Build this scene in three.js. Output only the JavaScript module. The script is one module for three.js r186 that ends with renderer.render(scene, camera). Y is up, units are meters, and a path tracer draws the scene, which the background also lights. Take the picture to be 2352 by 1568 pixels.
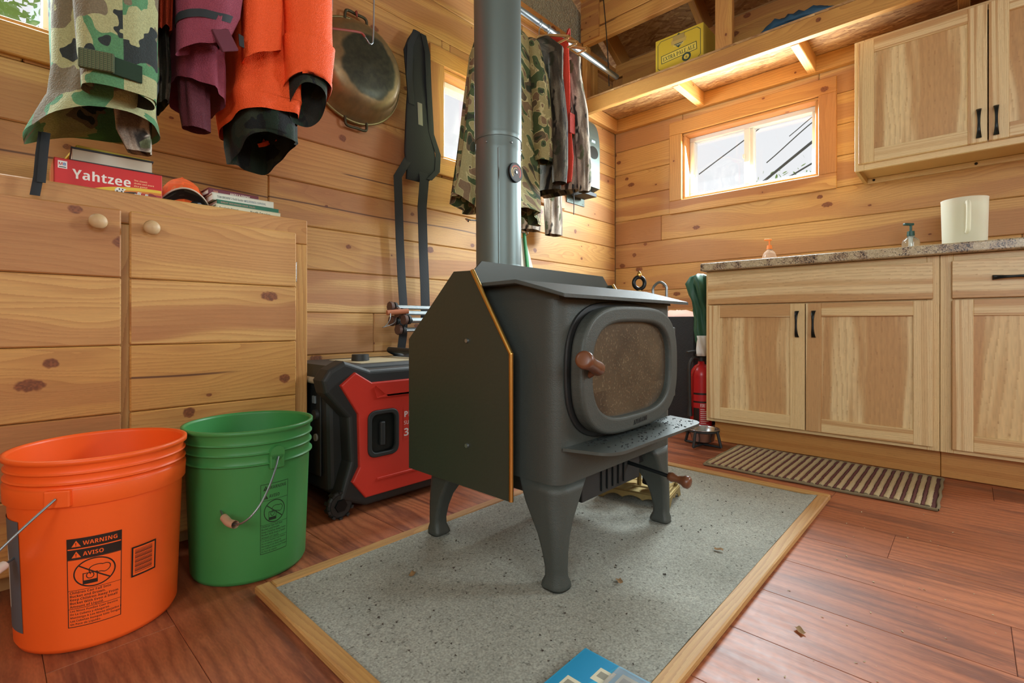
import * as THREE from 'three';
import { FontLoader } from 'three/addons/loaders/FontLoader.js';
import { RectAreaLightUniformsLib } from 'three/addons/lights/RectAreaLightUniformsLib.js';
import { RoundedBoxGeometry } from 'three/addons/geometries/RoundedBoxGeometry.js';
import { TextGeometry } from 'three/addons/geometries/TextGeometry.js';
import { mergeGeometries } from 'three/addons/utils/BufferGeometryUtils.js';

// ---------------------------------------------------------------- camera, sky, daylight, exposure
const scene = new THREE.Scene();
const camera = new THREE.PerspectiveCamera(2 * Math.atan(784 / 1128) * 180 / Math.PI, 1.5, 0.03, 100);
const YAW = 43 * Math.PI / 180;
camera.position.set(1.909, 0.617, 3.16);
camera.lookAt(1.909 - Math.sin(YAW), 0.617, 3.16 - Math.cos(YAW));
camera.setViewOffset(2352, 1568, 0, 42, 2352, 1568);
const renderer = new THREE.WebGLRenderer({ antialias: true });
renderer.toneMapping = THREE.LinearToneMapping;
renderer.toneMappingExposure = 0.8;
renderer.shadowMap.enabled = true;
scene.background = new THREE.Color().setRGB(1.15, 1.17, 1.2);      // bright overcast sky
RectAreaLightUniformsLib.init();
// daylight in each window opening: [centre], width, height, [direction into the room], intensity
const DAY = [
  [[0.9, 1.65, -0.055], 0.74, 0.36, [0, 0, 1], 100],
  [[-0.055, 1.65, 1.165], 0.86, 0.36, [1, 0, 0], 54],
  [[-0.055, 1.65, 3.4], 0.76, 0.36, [1, 0, 0], 30],
  [[3.35, 1.6, -0.055], 0.88, 0.7, [0, 0, 1], 42],
  [[4.255, 1.6, 3.3], 1.4, 0.9, [-1, 0, 0], 8.5],
  [[2.9, 1.55, 5.255], 1.6, 1.1, [0, 0, -1], 14],
];
for (const [p, w, h, d, k] of DAY) {
  const l = new THREE.RectAreaLight(new THREE.Color().setRGB(0.86, 1, 1.06), k, w, h);
  l.position.set(...p); l.lookAt(p[0] + d[0], p[1] - 0.38, p[2] + d[2]); scene.add(l);
}

// ---------------------------------------------------------------- helpers
const V = (x, y, z) => new THREE.Vector3(x, y, z);
let seed = 7;
const rnd = (a = 0, b = 1) => { seed = (seed + 0x6d2b79f5) | 0; let t = Math.imul(seed ^ (seed >>> 15), 1 | seed); t = (t + Math.imul(t ^ (t >>> 7), 61 | t)) ^ t; return a + (b - a) * (((t ^ (t >>> 14)) >>> 0) / 4294967296); };
const used = new Map();
const numbered = (n) => { const k = used.get(n) || 0; used.set(n, k + 1); return k ? n + '_' + String(k).padStart(3, '0') : n; };
function mesh(name, geo, mat, parent) {
  const m = new THREE.Mesh(geo, mat); m.name = parent === scene ? numbered(name) : name;
  m.castShadow = m.receiveShadow = true; parent.add(m); return m;
}
function tag(o, label, category, group) { o.userData.label = label; o.userData.category = category; if (group) o.userData.group = group; return o; }
function thing(name, label, category, pos = [0, 0, 0], turn = 0, group) {
  const o = new THREE.Group(); o.name = numbered(name); o.position.set(...pos); o.rotation.y = turn; scene.add(o);
  return tag(o, label, category, group);
}
function struct(name, geo, mat) { const m = mesh(name, geo, mat, scene); m.userData.kind = 'structure'; return m; }
const put = (g, x, y, z, rx = 0, ry = 0, rz = 0) => g.applyMatrix4(new THREE.Matrix4().compose(V(x, y, z), new THREE.Quaternion().setFromEuler(new THREE.Euler(rx, ry, rz)), V(1, 1, 1)));
const box = (x0, y0, z0, x1, y1, z1) => { const g = new THREE.BoxGeometry(Math.abs(x1 - x0), Math.abs(y1 - y0), Math.abs(z1 - z0)); g.translate((x0 + x1) / 2, (y0 + y1) / 2, (z0 + z1) / 2); return g; };
const rbox = (x0, y0, z0, x1, y1, z1, r = 0.004, s = 2) => { const g = new RoundedBoxGeometry(Math.abs(x1 - x0), Math.abs(y1 - y0), Math.abs(z1 - z0), s, r); g.translate((x0 + x1) / 2, (y0 + y1) / 2, (z0 + z1) / 2); return g; };
const cyl = (r0, r1, h, n = 24, open = false) => new THREE.CylinderGeometry(r1, r0, h, n, 1, open);   // r0 at the bottom
const merge = (...gs) => mergeGeometries(gs.map((g) => { const q = g.index ? g.toNonIndexed() : g; for (const k of Object.keys(q.attributes)) if (!['position', 'normal', 'uv'].includes(k)) q.deleteAttribute(k); return q; }));
const tube = (pts, r, seg = 32, n = 8, closed = false) => new THREE.TubeGeometry(new THREE.CatmullRomCurve3(pts.map((p) => V(...p)), closed, 'centripetal'), seg, r, n, closed);
const rod = (a, b, r, n = 12, r2 = r) => { const A = V(...a), B = V(...b), d = B.clone().sub(A), g = new THREE.CylinderGeometry(r2, r, d.length(), n); g.applyMatrix4(new THREE.Matrix4().compose(A.add(B).multiplyScalar(0.5), new THREE.Quaternion().setFromUnitVectors(V(0, 1, 0), d.normalize()), V(1, 1, 1))); return g; };
const lathe = (pts, n = 40) => new THREE.LatheGeometry(pts.map(([r, y]) => new THREE.Vector2(r, y)), n);
const poly = (pts, hole) => { const s = new THREE.Shape(pts.map(([x, y]) => new THREE.Vector2(x, y))); for (const h of hole || []) s.holes.push(new THREE.Path(h.map(([x, y]) => new THREE.Vector2(x, y)))); return s; };
const extrude = (shape, depth, bevel = 0, seg = 2, curve = 12) => { const g = new THREE.ExtrudeGeometry(shape, { depth: depth - 2 * bevel, bevelEnabled: bevel > 0, bevelThickness: bevel, bevelSize: bevel, bevelOffset: -bevel, bevelSegments: seg, curveSegments: curve }); g.translate(0, 0, bevel); return g; };
// shape in (z, y) facing +x, standing at x
const onX = (g, x) => g.applyMatrix4(new THREE.Matrix4().set(0, 0, 1, x, 0, 1, 0, 0, -1, 0, 0, 0, 0, 0, 0, 1));   // local x -> -z, local z -> +x
const roundRect = (x0, y0, x1, y1, r) => { const s = new THREE.Shape(); s.moveTo(x0 + r, y0); s.lineTo(x1 - r, y0); s.quadraticCurveTo(x1, y0, x1, y0 + r); s.lineTo(x1, y1 - r); s.quadraticCurveTo(x1, y1, x1 - r, y1); s.lineTo(x0 + r, y1); s.quadraticCurveTo(x0, y1, x0, y1 - r); s.lineTo(x0, y0 + r); s.quadraticCurveTo(x0, y0, x0 + r, y0); return s; };

// a chamfered board between two corners; wood grain runs along the given axis (0, 1, 2)
function boardGeo(sx, sy, sz, grain, c = 0.003, strip = Math.floor(rnd(0, 12)), uo = rnd(), strips = 12, len = 2.4, high = 0.2) {
  const S = [sx / 2, sy / 2, sz / 2], P = [], U = [], c2 = Math.min(c, S[0] * 0.45, S[1] * 0.45, S[2] * 0.45);
  const vert = (a, s) => s.map((q, i) => q * (S[i] - (i === a ? 0 : c2)));
  const others = [0, 1, 2].filter((a) => a !== grain);
  const tri = (A, B, C) => {
    const ab = B.map((v, i) => v - A[i]), ac = C.map((v, i) => v - A[i]);
    const n = [ab[1] * ac[2] - ab[2] * ac[1], ab[2] * ac[0] - ab[0] * ac[2], ab[0] * ac[1] - ab[1] * ac[0]];
    if (n[0] * A[0] + n[1] * A[1] + n[2] * A[2] < 0) [B, C] = [C, B];
    const m = n.map(Math.abs), end = m[grain] > m[others[0]] && m[grain] > m[others[1]], w = m[others[0]] > m[others[1]] ? others[1] : others[0];
    for (const p of [A, B, C]) {
      P.push(...p);
      const q = Math.min(1, Math.max(0, (p[w] + S[w]) / Math.max(high, 2 * S[w])));
      U.push(end ? uo + p[others[0]] * 0.05 : uo + p[grain] / len, (strip + 0.03 + 0.94 * q) / strips);
    }
  };
  const quad = (A, B, C, D) => { tri(A, B, C); tri(A, C, D); }, E = [-1, 1];
  for (let a = 0; a < 3; a++) for (const s of E) {
    const b = (a + 1) % 3, k = (a + 2) % 3, m = (sb, sk) => { const q = []; q[a] = s; q[b] = sb; q[k] = sk; return vert(a, q); };
    quad(m(-1, -1), m(1, -1), m(1, 1), m(-1, 1));
    for (const t of E) { const w = (f, sk) => { const q = []; q[a] = s; q[b] = t; q[k] = sk; return vert(f, q); }; quad(w(a, -1), w(a, 1), w(b, 1), w(b, -1)); }
  }
  for (const x of E) for (const y of E) for (const z of E) tri(vert(0, [x, y, z]), vert(1, [x, y, z]), vert(2, [x, y, z]));
  const g = new THREE.BufferGeometry();
  g.setAttribute('position', new THREE.Float32BufferAttribute(P, 3)); g.setAttribute('uv', new THREE.Float32BufferAttribute(U, 2)); g.computeVertexNormals();
  return g;
}
function lum(parent, name, mat, x0, y0, z0, x1, y1, z1, grain, o = {}) {
  const g = boardGeo(Math.abs(x1 - x0), Math.abs(y1 - y0), Math.abs(z1 - z0), grain, o.c, o.strip, o.uo, o.strips, o.len, o.high);
  const m = mesh(name, g, mat, parent); m.position.set((x0 + x1) / 2, (y0 + y1) / 2, (z0 + z1) / 2); return m;
}
// smooth skin over rings of points (all rings of the same length, closed around); uv in metres
function loft(rings, o = {}) {
  const n = rings[0].length, P = [], U = [], I = [];
  let v = o.v0 || 0;
  rings.forEach((r, j) => {
    if (j) v += r.reduce((a, p, i) => a + p.distanceTo(rings[j - 1][i]), 0) / n;
    let u = 0;
    for (let i = 0; i <= n; i++) { const p = r[i % n]; if (i) u += p.distanceTo(r[i - 1]); P.push(p.x, p.y, p.z); U.push(u, v); }
  });
  const m = n + 1;
  for (let j = 0; j < rings.length - 1; j++) for (let i = 0; i < n; i++) { const a = j * m + i; I.push(a, a + m, a + 1, a + 1, a + m, a + m + 1); }
  for (const [at, flip] of [[o.capStart ? 0 : -1, 0], [o.capEnd ? rings.length - 1 : -1, 1]]) if (at >= 0) {
    const c = rings[at].reduce((a, p) => a.add(p), V(0, 0, 0)).divideScalar(n), k = P.length / 3; P.push(c.x, c.y, c.z); U.push(0, 0);
    for (let i = 0; i < n; i++) flip ? I.push(at * m + i, k, at * m + i + 1) : I.push(at * m + i + 1, k, at * m + i);
  }
  const g = new THREE.BufferGeometry(); g.setAttribute('position', new THREE.Float32BufferAttribute(P, 3)); g.setAttribute('uv', new THREE.Float32BufferAttribute(U, 2)); g.setIndex(I); g.computeVertexNormals();
  const N = g.attributes.normal; for (let j = 0; j < rings.length; j++) { const a = j * m, b = a + n, s = V(N.getX(a) + N.getX(b), N.getY(a) + N.getY(b), N.getZ(a) + N.getZ(b)).normalize(); N.setXYZ(a, s.x, s.y, s.z); N.setXYZ(b, s.x, s.y, s.z); }
  return g;
}
// flat ribbon of cloth along a path, with width direction w and thickness t
function ribbon(pts, w, width, t = 0.002) {
  const c = pts.map((p) => V(...p)), W = V(...w).normalize(), rings = c.map((p, i) => {
    const d = c[Math.min(i + 1, c.length - 1)].clone().sub(c[Math.max(i - 1, 0)]).normalize(), wd = Array.isArray(width) ? width[i] : width, n = d.clone().cross(W).normalize().multiplyScalar(t / 2), h = W.clone().multiplyScalar(wd / 2);
    return [p.clone().add(h).add(n), p.clone().add(h).sub(n), p.clone().sub(h).sub(n), p.clone().sub(h).add(n)];
  });
  return loft(rings, { capStart: true, capEnd: true }).toNonIndexed();
}
const flat = (g) => { const q = g.index ? g.toNonIndexed() : g; q.computeVertexNormals(); return q; };

// ---------------------------------------------------------------- noise and textures
const hash = (x, y, s) => { let h = Math.imul(x, 374761393) ^ Math.imul(y, 668265263) ^ Math.imul(s + 11, 1274126177); h = Math.imul(h ^ (h >>> 13), 1274126177); h = Math.imul(h ^ (h >>> 15), 2246822519); return ((h ^ (h >>> 16)) >>> 0) / 4294967296; };
function vn(x, y, s = 0, px = 0, py = 0) {
  const xi = Math.floor(x), yi = Math.floor(y); let fx = x - xi, fy = y - yi; fx = fx * fx * (3 - 2 * fx); fy = fy * fy * (3 - 2 * fy);
  const X0 = px ? ((xi % px) + px) % px : xi, X1 = px ? (X0 + 1) % px : xi + 1, Y0 = py ? ((yi % py) + py) % py : yi, Y1 = py ? (Y0 + 1) % py : yi + 1;
  const a = hash(X0, Y0, s), b = hash(X1, Y0, s), c = hash(X0, Y1, s), d = hash(X1, Y1, s);
  return a + (b - a) * fx + (c - a) * fy + (a - b - c + d) * fx * fy;
}
const fbm = (x, y, s, px, py, o = 4) => { let v = 0, a = 0.5, t = 0; for (let i = 0; i < o; i++) { v += a * vn(x, y, s + i * 17, px, py); t += a; x *= 2; y *= 2; px *= 2; py *= 2; a *= 0.5; } return v / t; };
const mix = (a, b, t) => [a[0] + (b[0] - a[0]) * t, a[1] + (b[1] - a[1]) * t, a[2] + (b[2] - a[2]) * t];
const sat = (v) => Math.min(1, Math.max(0, v));
const sst = (a, b, x) => { const t = sat((x - a) / (b - a)); return t * t * (3 - 2 * t); };
function tex(w, h, fn, srgb = true) {
  const d = new Uint8Array(w * h * 4);
  for (let y = 0, o = 0; y < h; y++) for (let x = 0; x < w; x++, o += 4) { const c = fn((x + 0.5) / w, (y + 0.5) / h); d[o] = c[0]; d[o + 1] = c[1]; d[o + 2] = c[2]; d[o + 3] = 255; }
  const t = new THREE.DataTexture(d, w, h); t.magFilter = THREE.LinearFilter; t.minFilter = THREE.LinearMipmapLinearFilter; t.generateMipmaps = true; t.wrapS = t.wrapT = THREE.RepeatWrapping; if (srgb) t.colorSpace = THREE.SRGBColorSpace; t.needsUpdate = true; return t;
}
function canvasTex(w, h, draw) {
  const c = document.createElement('canvas'); c.width = w; c.height = h; draw(c.getContext('2d'), w, h);
  const t = new THREE.CanvasTexture(c); t.colorSpace = THREE.SRGBColorSpace; t.wrapS = t.wrapT = THREE.RepeatWrapping; return t;
}
const rep = (t, x, y) => { const q = t.clone(); q.repeat.set(x, y); q.needsUpdate = true; return q; };

// pine boards: twelve different strips of 2.4 m by 0.2 m
const knots = [];
for (let i = 0; i < 12; i++) { const k = []; const n = Math.floor(rnd(4, 8.9)); for (let j = 0; j < n; j++) k.push([rnd(0, 2.4), rnd(0.02, 0.18), rnd() < 0.4 ? rnd(0.004, 0.007) : rnd(0.009, 0.019), rnd(0.8, 1.7)]); knots.push(k); }
const pineTex = tex(2048, 2048, (u, v) => {
  const i = Math.min(11, Math.floor(v * 12)), U = u * 2.4, W = (v * 12 - i) * 0.2;
  let w = W, core = 0, halo = 0;
  for (const [ku, kw, kr, st] of knots[i]) {
    let du = Math.abs(U - ku); du = Math.min(du, 2.4 - du); const dw = W - kw, d = Math.hypot(du / 2.4, dw), e = Math.exp(-(d * d) / (kr * kr * 5));
    w -= dw * e * 0.85; halo = Math.max(halo, e); const dd = Math.hypot(du / st, dw) / kr + 0.3 * (vn(U * 160, W * 160, i) - 0.5); core = Math.max(core, 1 - sst(0.75, 1.1, dd));
  }
  const warp = (fbm(u * 4, w * 9, 30 + i, 4, 0, 3) - 0.5) * 0.1 * (i % 3 === 0 ? 1.8 : 0.8);
  const f = 46 + 40 * hash(i, 3, 1), q = (w + warp) * f + 2.2 * vn(u * 3, w * 16, 60 + i, 3);
  const ring = Math.pow(q - Math.floor(q), 2.2), fine = vn(u * 60, W * 1100, 90 + i, 60), fib = vn(u * 400, W * 2200, 95, 400);
  const heart = sst(0.48, 0.6, fbm(u * 2, (w + warp) * 11, 120 + i, 2, 0, 2)) * (0.25 + 0.75 * hash(i, 5, 9));
  const warm = hash(i, 9, 4);
  let c = mix([210, 172, 116], [202, 158, 96], warm);
  c = mix(c, [166, 116, 68], ring * 0.5);
  c = mix(c, [168, 116, 78], heart * 0.8);
  c = mix(c, [154, 100, 54], halo * 0.25);
  const k = 0.95 + 0.07 * fine + 0.03 * fib; c = c.map((x) => x * k);
  if (core > 0) c = mix(c, mix([96, 54, 32], [142, 84, 50], vn(U * 300, W * 300, 7)), core * 0.92);
  const crack = sst(0.004, 0.0015, Math.abs(W - 0.06 - 0.08 * hash(i, 7, 2) - 0.02 * (vn(u * 6, 1, i + 200, 6) - 0.5))) * sst(0.62, 0.7, vn(u * 5, 3, i + 300, 5)) * (i % 4 === 1 ? 1 : 0);
  return mix(c, [82, 50, 32], crack * 0.8);
});
// hickory cabinet faces: eight strips of 1.2 m by 0.4 m with pale sapwood and brown heart streaks
const hickTex = tex(1024, 1024, (u, v) => {
  const i = Math.min(7, Math.floor(v * 8)), W = v * 8 - i, wp = W + 0.08 * (fbm(u * 3, W * 3, 400 + i, 3, 0, 3) - 0.5) + 0.12 * Math.cos(u * 6.283 + i) * (i % 2) * (W - 0.5);
  const heart = sst(0.47, 0.6, fbm(u * 1, wp * 6, 430 + i * 7, 1, 0, 3)) * (i < 6 ? 0.85 : 0.3), q = wp * (16 + 5 * hash(i, 2, 2)) + vn(u * 3, wp * 6, 460 + i, 3) * 1.4, ring = Math.pow(q - Math.floor(q), 3);
  const fine = vn(u * 50, W * 300, 480 + i, 50), pore = sst(0.78, 0.95, vn(u * 110, W * 240, 490 + i, 110)) * ring;
  let c = mix([234, 213, 168], [226, 198, 144], hash(i, 1, 7)); c = mix(c, [188, 140, 88], heart * 0.9); c = mix(c, [178, 136, 90], ring * 0.38); c = mix(c, [140, 94, 52], pore * 0.35);
  const k = 0.95 + 0.08 * fine; return c.map((x) => x * k);
});
// red laminate floor: eight strips of 1.2 m by 0.2 m
const floorTex = tex(2048, 1024, (u, v) => {
  const i = Math.min(7, Math.floor(v * 8)), W = v * 8 - i, wp = W + 0.5 * (fbm(u * 3, W * 1.5, 500 + i, 3, 0, 3) - 0.5), q = wp * 7 + vn(u * 2, W * 2, 520 + i, 2) * 2;
  const ring = Math.abs(((q % 1) + 1) % 1 - 0.5) * 2, streak = vn(u * 26, W * 60, 540 + i, 26), dark = sst(0.5, 0.75, fbm(u * 4, W * 4, 560 + i, 4, 0, 4)), fine = vn(u * 160, W * 170, 570, 160);
  let c = mix([176, 104, 66], [152, 84, 52], hash(i, 4, 3)); c = mix(c, [108, 54, 34], ring * ring * 0.45); c = mix(c, [84, 44, 34], dark * 0.5); c = mix(c, [180, 112, 72], sst(0.6, 0.9, streak) * 0.35);
  const k = 0.92 + 0.14 * fine; return c.map((x) => x * k);
});
const floorRough = tex(1024, 1024, (u, v) => { const a = 122 + 36 * fbm(u * 5, v * 40, 600, 5, 40, 5) + 16 * fbm(u * 60, v * 60, 620, 60, 60, 2); return [a, a, a]; }, false);
const osbTex = canvasTex(1024, 1024, (c, w, h) => {
  c.fillStyle = '#b98d56'; c.fillRect(0, 0, w, h);
  for (let i = 0; i < 5200; i++) {
    const t = rnd(), col = mix([128, 82, 44], [238, 200, 140], t * t * 0.5 + rnd() * 0.5); c.fillStyle = `rgba(${col.map(Math.round)},${rnd(0.5, 0.95)})`;
    const x = rnd(0, w), y = rnd(0, h), a = rnd(-0.5, 0.5), L = rnd(30, 100), B = rnd(4, 16);
    for (const ox of [-w, 0, w]) for (const oy of [-h, 0, h]) { if (x + ox < -110 || x + ox > w + 110 || y + oy < -110 || y + oy > h + 110) continue; c.save(); c.translate(x + ox, y + oy); c.rotate(a); c.beginPath(); c.moveTo(-L / 2, -B / 2 + 2); c.lineTo(L / 2 - 5, -B / 2); c.lineTo(L / 2, B / 2 - 2); c.lineTo(-L / 2 + 6, B / 2); c.closePath(); c.fill(); c.restore(); }
    if (i % 26 === 0) { c.fillStyle = 'rgba(96,60,32,0.65)'; c.fillRect(rnd(0, w), rnd(0, h), rnd(6, 30), rnd(1, 3)); }
  }
});
const noiseTex = tex(512, 512, (u, v) => { const a = 255 * (0.55 * fbm(u * 16, v * 16, 700, 16, 16, 5) + 0.45 * vn(u * 180, v * 180, 720, 180, 180)); return [a, a, a]; }, false);
const weaveTex = tex(256, 256, (u, v) => { const a = 128 + 60 * Math.sin(u * 402) * Math.sin(v * 402) + 60 * (vn(u * 90, v * 90, 730, 90, 90) - 0.5); return [a, a, a]; }, false);
const padTex = tex(1024, 1024, (u, v) => {
  const g = fbm(u * 5, v * 5, 740, 5, 5, 4), f = vn(u * 300, v * 300, 750, 300, 300), d = sst(0.8, 0.95, vn(u * 190, v * 190, 760, 190, 190)), b = sst(0.86, 0.93, vn(u * 70, v * 70, 770, 70, 70));
  let c = mix([142, 142, 130], [166, 166, 154], g); c = c.map((x) => x * (0.84 + 0.26 * f)); c = mix(c, [74, 72, 64], d * 0.55); return mix(c, [70, 62, 52], b * 0.12);
});
const woodland = tex(1024, 1024, (u, v) => {
  const w = 0.05 * (fbm(u * 12, v * 12, 790, 12, 12, 3) - 0.5), U = u + w, Q = v - w;
  let c = [172, 174, 128]; if (fbm(U * 6, Q * 5, 800, 6, 5, 3) > 0.41) c = [88, 140, 98]; if (fbm(U * 7, Q * 6, 820, 7, 6, 3) > 0.57) c = [124, 114, 92]; if (fbm(U * 8, Q * 7, 840, 8, 7, 3) > 0.64) c = [48, 56, 56];
  const k = 0.93 + 0.14 * vn(u * 256, v * 256, 850, 256, 256); return c.map((x) => x * k);
});
const duckcamo = tex(1024, 1024, (u, v) => {
  const w = 0.03 * (fbm(u * 16, v * 16, 860, 16, 16, 2) - 0.5), U = u + w, Q = v + w, a = vn(U * 14, Q * 12, 870, 14, 12), b = vn(U * 13, Q * 14, 880, 13, 14), d = vn(U * 16, Q * 13, 890, 16, 13);
  let c = [158, 150, 104]; const lay = (n, t, col) => { if (n > t) c = n < t + 0.035 ? [190, 182, 134] : col; };
  lay(d, 0.68, [126, 104, 78]); lay(b, 0.62, [74, 92, 58]); lay(a, 0.66, [96, 84, 62]); if (a > 0.84 || b > 0.84) c = [52, 60, 44];
  const k = 0.92 + 0.16 * vn(u * 256, v * 256, 895, 256, 256); return c.map((x) => x * k);
});
const barkcamo = tex(1024, 1024, (u, v) => {
  const w = 0.08 * (fbm(u * 6, v * 3, 900, 6, 3, 3) - 0.5), s = fbm((u + w) * 22, v * 4, 910, 22, 4, 4), l = fbm((u - w) * 9, (v + w) * 9, 920, 9, 9, 4), t = vn((u + w * 2) * 10, v * 3, 930, 10, 3);
  let c = mix([112, 100, 88], [200, 188, 170], sst(0.3, 0.72, s)); c = mix(c, [74, 84, 52], sst(0.6, 0.7, l) * 0.8); c = mix(c, [44, 40, 36], sst(0.66, 0.76, fbm((u + w) * 14, v * 6, 940, 14, 6, 3))); c = mix(c, [206, 198, 184], sst(0.8, 0.9, t) * 0.6);
  const k = 0.9 + 0.2 * vn(u * 256, v * 256, 950, 256, 256); return c.map((x) => x * k);
});
const graniteTex = tex(1024, 512, (u, v) => {
  const a = fbm(u * 90, v * 45, 960, 90, 45, 3), b = fbm(u * 14, v * 7, 970, 14, 7, 3), d = vn(u * 200, v * 100, 980, 200, 100);
  let c = mix([164, 148, 116], [208, 194, 160], a); c = mix(c, [136, 110, 90], sst(0.5, 0.7, b) * 0.5); c = mix(c, [58, 48, 46], sst(0.62, 0.72, d * 0.6 + b * 0.4)); return mix(c, [216, 206, 180], sst(0.72, 0.8, vn(u * 130, v * 65, 990, 130, 65)) * 0.7);
});
const panTex = tex(512, 512, (u, v) => { const x = u - 0.5, y = v - 0.5, w = 0.08 * (fbm(u * 8, v * 8, 1010, 0, 0, 4) - 0.5), r = Math.hypot(x - 0.02, y + 0.02) + w, s = 1 - sst(0.26, 0.3, r), n = fbm(u * 30, v * 30, 1020, 0, 0, 4); return mix(mix([150, 128, 88], [120, 104, 76], n), mix([44, 48, 42], [78, 80, 62], n), s * 0.95); });

// ---------------------------------------------------------------- materials
const std = (color, roughness = 0.7, o = {}) => new THREE.MeshStandardMaterial({ color, roughness, ...o });
const M = {
  pine: std('#fffaf0', 0.55, { map: pineTex }), cabPine: std('#fff4dc', 0.5, { map: pineTex }), lumber: std('#fff0cc', 0.7, { map: pineTex }),
  trimPine: std('#f6e6cc', 0.55, { map: pineTex }), hick: std('#ffffff', 0.4, { map: hickTex }), floor: std('#ffffff', 0.8, { map: floorTex, roughnessMap: rep(floorRough, 3, 3) }),
  osb: std('#ffffff', 0.75, { map: osbTex, bumpMap: osbTex, bumpScale: 0.002 }), toe: std('#e0b684', 0.45, { map: hickTex }), strip: std('#e6dece', 0.6, { map: pineTex }),
  pad: std('#ffffff', 0.95, { map: rep(padTex, 1, 1), bumpMap: noiseTex, bumpScale: 0.001 }),
  black: std('#1b1c1b', 0.6), iron: std('#444843', 0.55, { bumpMap: rep(noiseTex, 4, 4), bumpScale: 0.0006, metalness: 0.25 }), sheet: std('#33362f', 0.42, { metalness: 0.3 }), pipe: std('#6c7977', 0.42, { metalness: 0.55 }),
  brass: std('#cfa860', 0.28, { metalness: 1 }), oldBrass: std('#a08c5c', 0.55, { metalness: 0.85, bumpMap: noiseTex, bumpScale: 0.001 }), steel: std('#b9bec2', 0.25, { metalness: 1 }), zinc: std('#9aa4a8', 0.4, { metalness: 0.9 }), darkMetal: std('#262a2b', 0.35, { metalness: 0.7 }),
  walnut: std('#6b4028', 0.35), knob: std('#c4a478', 0.5), white: std('#e6e6e2', 0.6), plastic: std('#2a2c2b', 0.55), granite: std('#ffffff', 0.3, { map: graniteTex }),
  vinyl: std('#d9dcd8', 0.4), web: std('#20262a', 0.75, { bumpMap: weaveTex, bumpScale: 0.0006 }), plain: std('#d8b27a', 0.8), poly: std('#a9a894', 0.35, { bumpMap: rep(noiseTex, 1, 1), bumpScale: 0.02 }),
  glass: new THREE.MeshPhysicalMaterial({ color: '#ffffff', roughness: 0.02, transmission: 1, thickness: 0, ior: 1.5 }),
};
// ---------------------------------------------------------------- the room
const ROOM = { x: 4.2, z: 5.2, eave: 2.47, ridge: 3.88, mid: 2.6 };
const WIN = [   // wall, from, to (along x or z), sill, head
  ['back', 0.513, 1.295, 1.435, 1.875], ['left', 0.72, 1.62, 1.43, 1.88], ['left', 3.0, 3.8, 1.43, 1.88],
  ['back', 2.9, 3.8, 1.2, 1.95], ['right', 2.6, 4.0, 1.15, 2.05], ['front', 2.1, 3.7, 1.0, 2.1],
];
const holesOf = (w, f = (v) => v) => WIN.filter((q) => q[0] === w).map(([, a, b, y0, y1]) => [[f(a), y0], [f(b), y0], [f(b), y1], [f(a), y1]]);
const gable = (f) => [[f(-0.14), -0.04], [f(ROOM.z + 0.14), -0.04], [f(ROOM.z + 0.14), 2.42], [f(ROOM.mid), 3.86], [f(-0.14), 2.42]];
const neg = (v) => -v, same = (v) => v;
const wallLeft = struct('wall_left', onX(extrude(poly(gable(neg), holesOf('left', neg)), 0.122), -0.14), M.plain);
const wallRight = struct('wall_right', onX(extrude(poly(gable(neg), holesOf('right', neg)), 0.14), ROOM.x), M.pine);
const wallBack = struct('wall_back', put(extrude(poly([[0, -0.04], [ROOM.x, -0.04], [ROOM.x, 2.46], [0, 2.46]], holesOf('back')), 0.122), 0, 0, -0.14), M.plain);
const wallFront = struct('wall_front', put(extrude(poly([[0, -0.04], [ROOM.x, -0.04], [ROOM.x, 2.46], [0, 2.46]], holesOf('front')), 0.14), 0, 0, ROOM.z), M.pine);
// tongue-and-groove boards, cut around the windows
function boardRows(parent, wall, base, pitch, top, end, joints) {
  const cuts = WIN.filter((q) => q[0] === wall);
  for (let y = base, r = 0; y < top; y += pitch, r++) {
    const y0 = Math.max(0.004, y), y1 = Math.min(top, y + pitch); if (y1 - y0 < 0.02) continue;
    const js = [0, ...(joints[r] || [rnd(0.8, 2.2), rnd(2.6, 4)]), end];
    for (let j = 0; j + 1 < js.length; j++) {
      let segs = [[js[j], js[j + 1], y0, y1]];
      for (const [, a, b, w0, w1] of cuts) segs = segs.flatMap(([s0, s1, q0, q1]) => {
        if (s1 <= a || s0 >= b || q1 <= w0 || q0 >= w1) return [[s0, s1, q0, q1]];
        const o = []; if (s0 < a) o.push([s0, a, q0, q1]); if (s1 > b) o.push([b, s1, q0, q1]);
        const m0 = Math.max(s0, a), m1 = Math.min(s1, b); if (q0 < w0) o.push([m0, m1, q0, w0]); if (q1 > w1) o.push([m0, m1, w1, q1]); return o;
      });
      const strip = Math.floor(rnd(0, 12)), uo = rnd(), g = 0.0008;
      for (const [s0, s1, q0, q1] of segs) { if (s1 - s0 < 0.02 || q1 - q0 < 0.008) continue;
        if (wall === 'left') lum(parent, 'board', M.pine, -0.018, q0 + g, s0 + g, 0, q1 - g, s1 - g, 2, { c: 0.004, strip, uo: uo - (s0 + s1) / 4.8, high: 0.17 });
        else lum(parent, 'board', M.pine, s0 + g, q0 + g, -0.018, s1 - g, q1 - g, 0, 0, { c: 0.004, strip, uo: uo + (s0 + s1) / 4.8, high: 0.17 }); }
    }
  }
}
boardRows(wallLeft, 'left', -0.018, 0.1695, 2.38, ROOM.z, { 6: [2.442, 4.2], 5: [1.08, 3.3], 4: [3.9], 3: [2.0, 4.1], 7: [2.9], 8: [0.9, 3.09], 2: [1.2, 3.4] });
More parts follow.
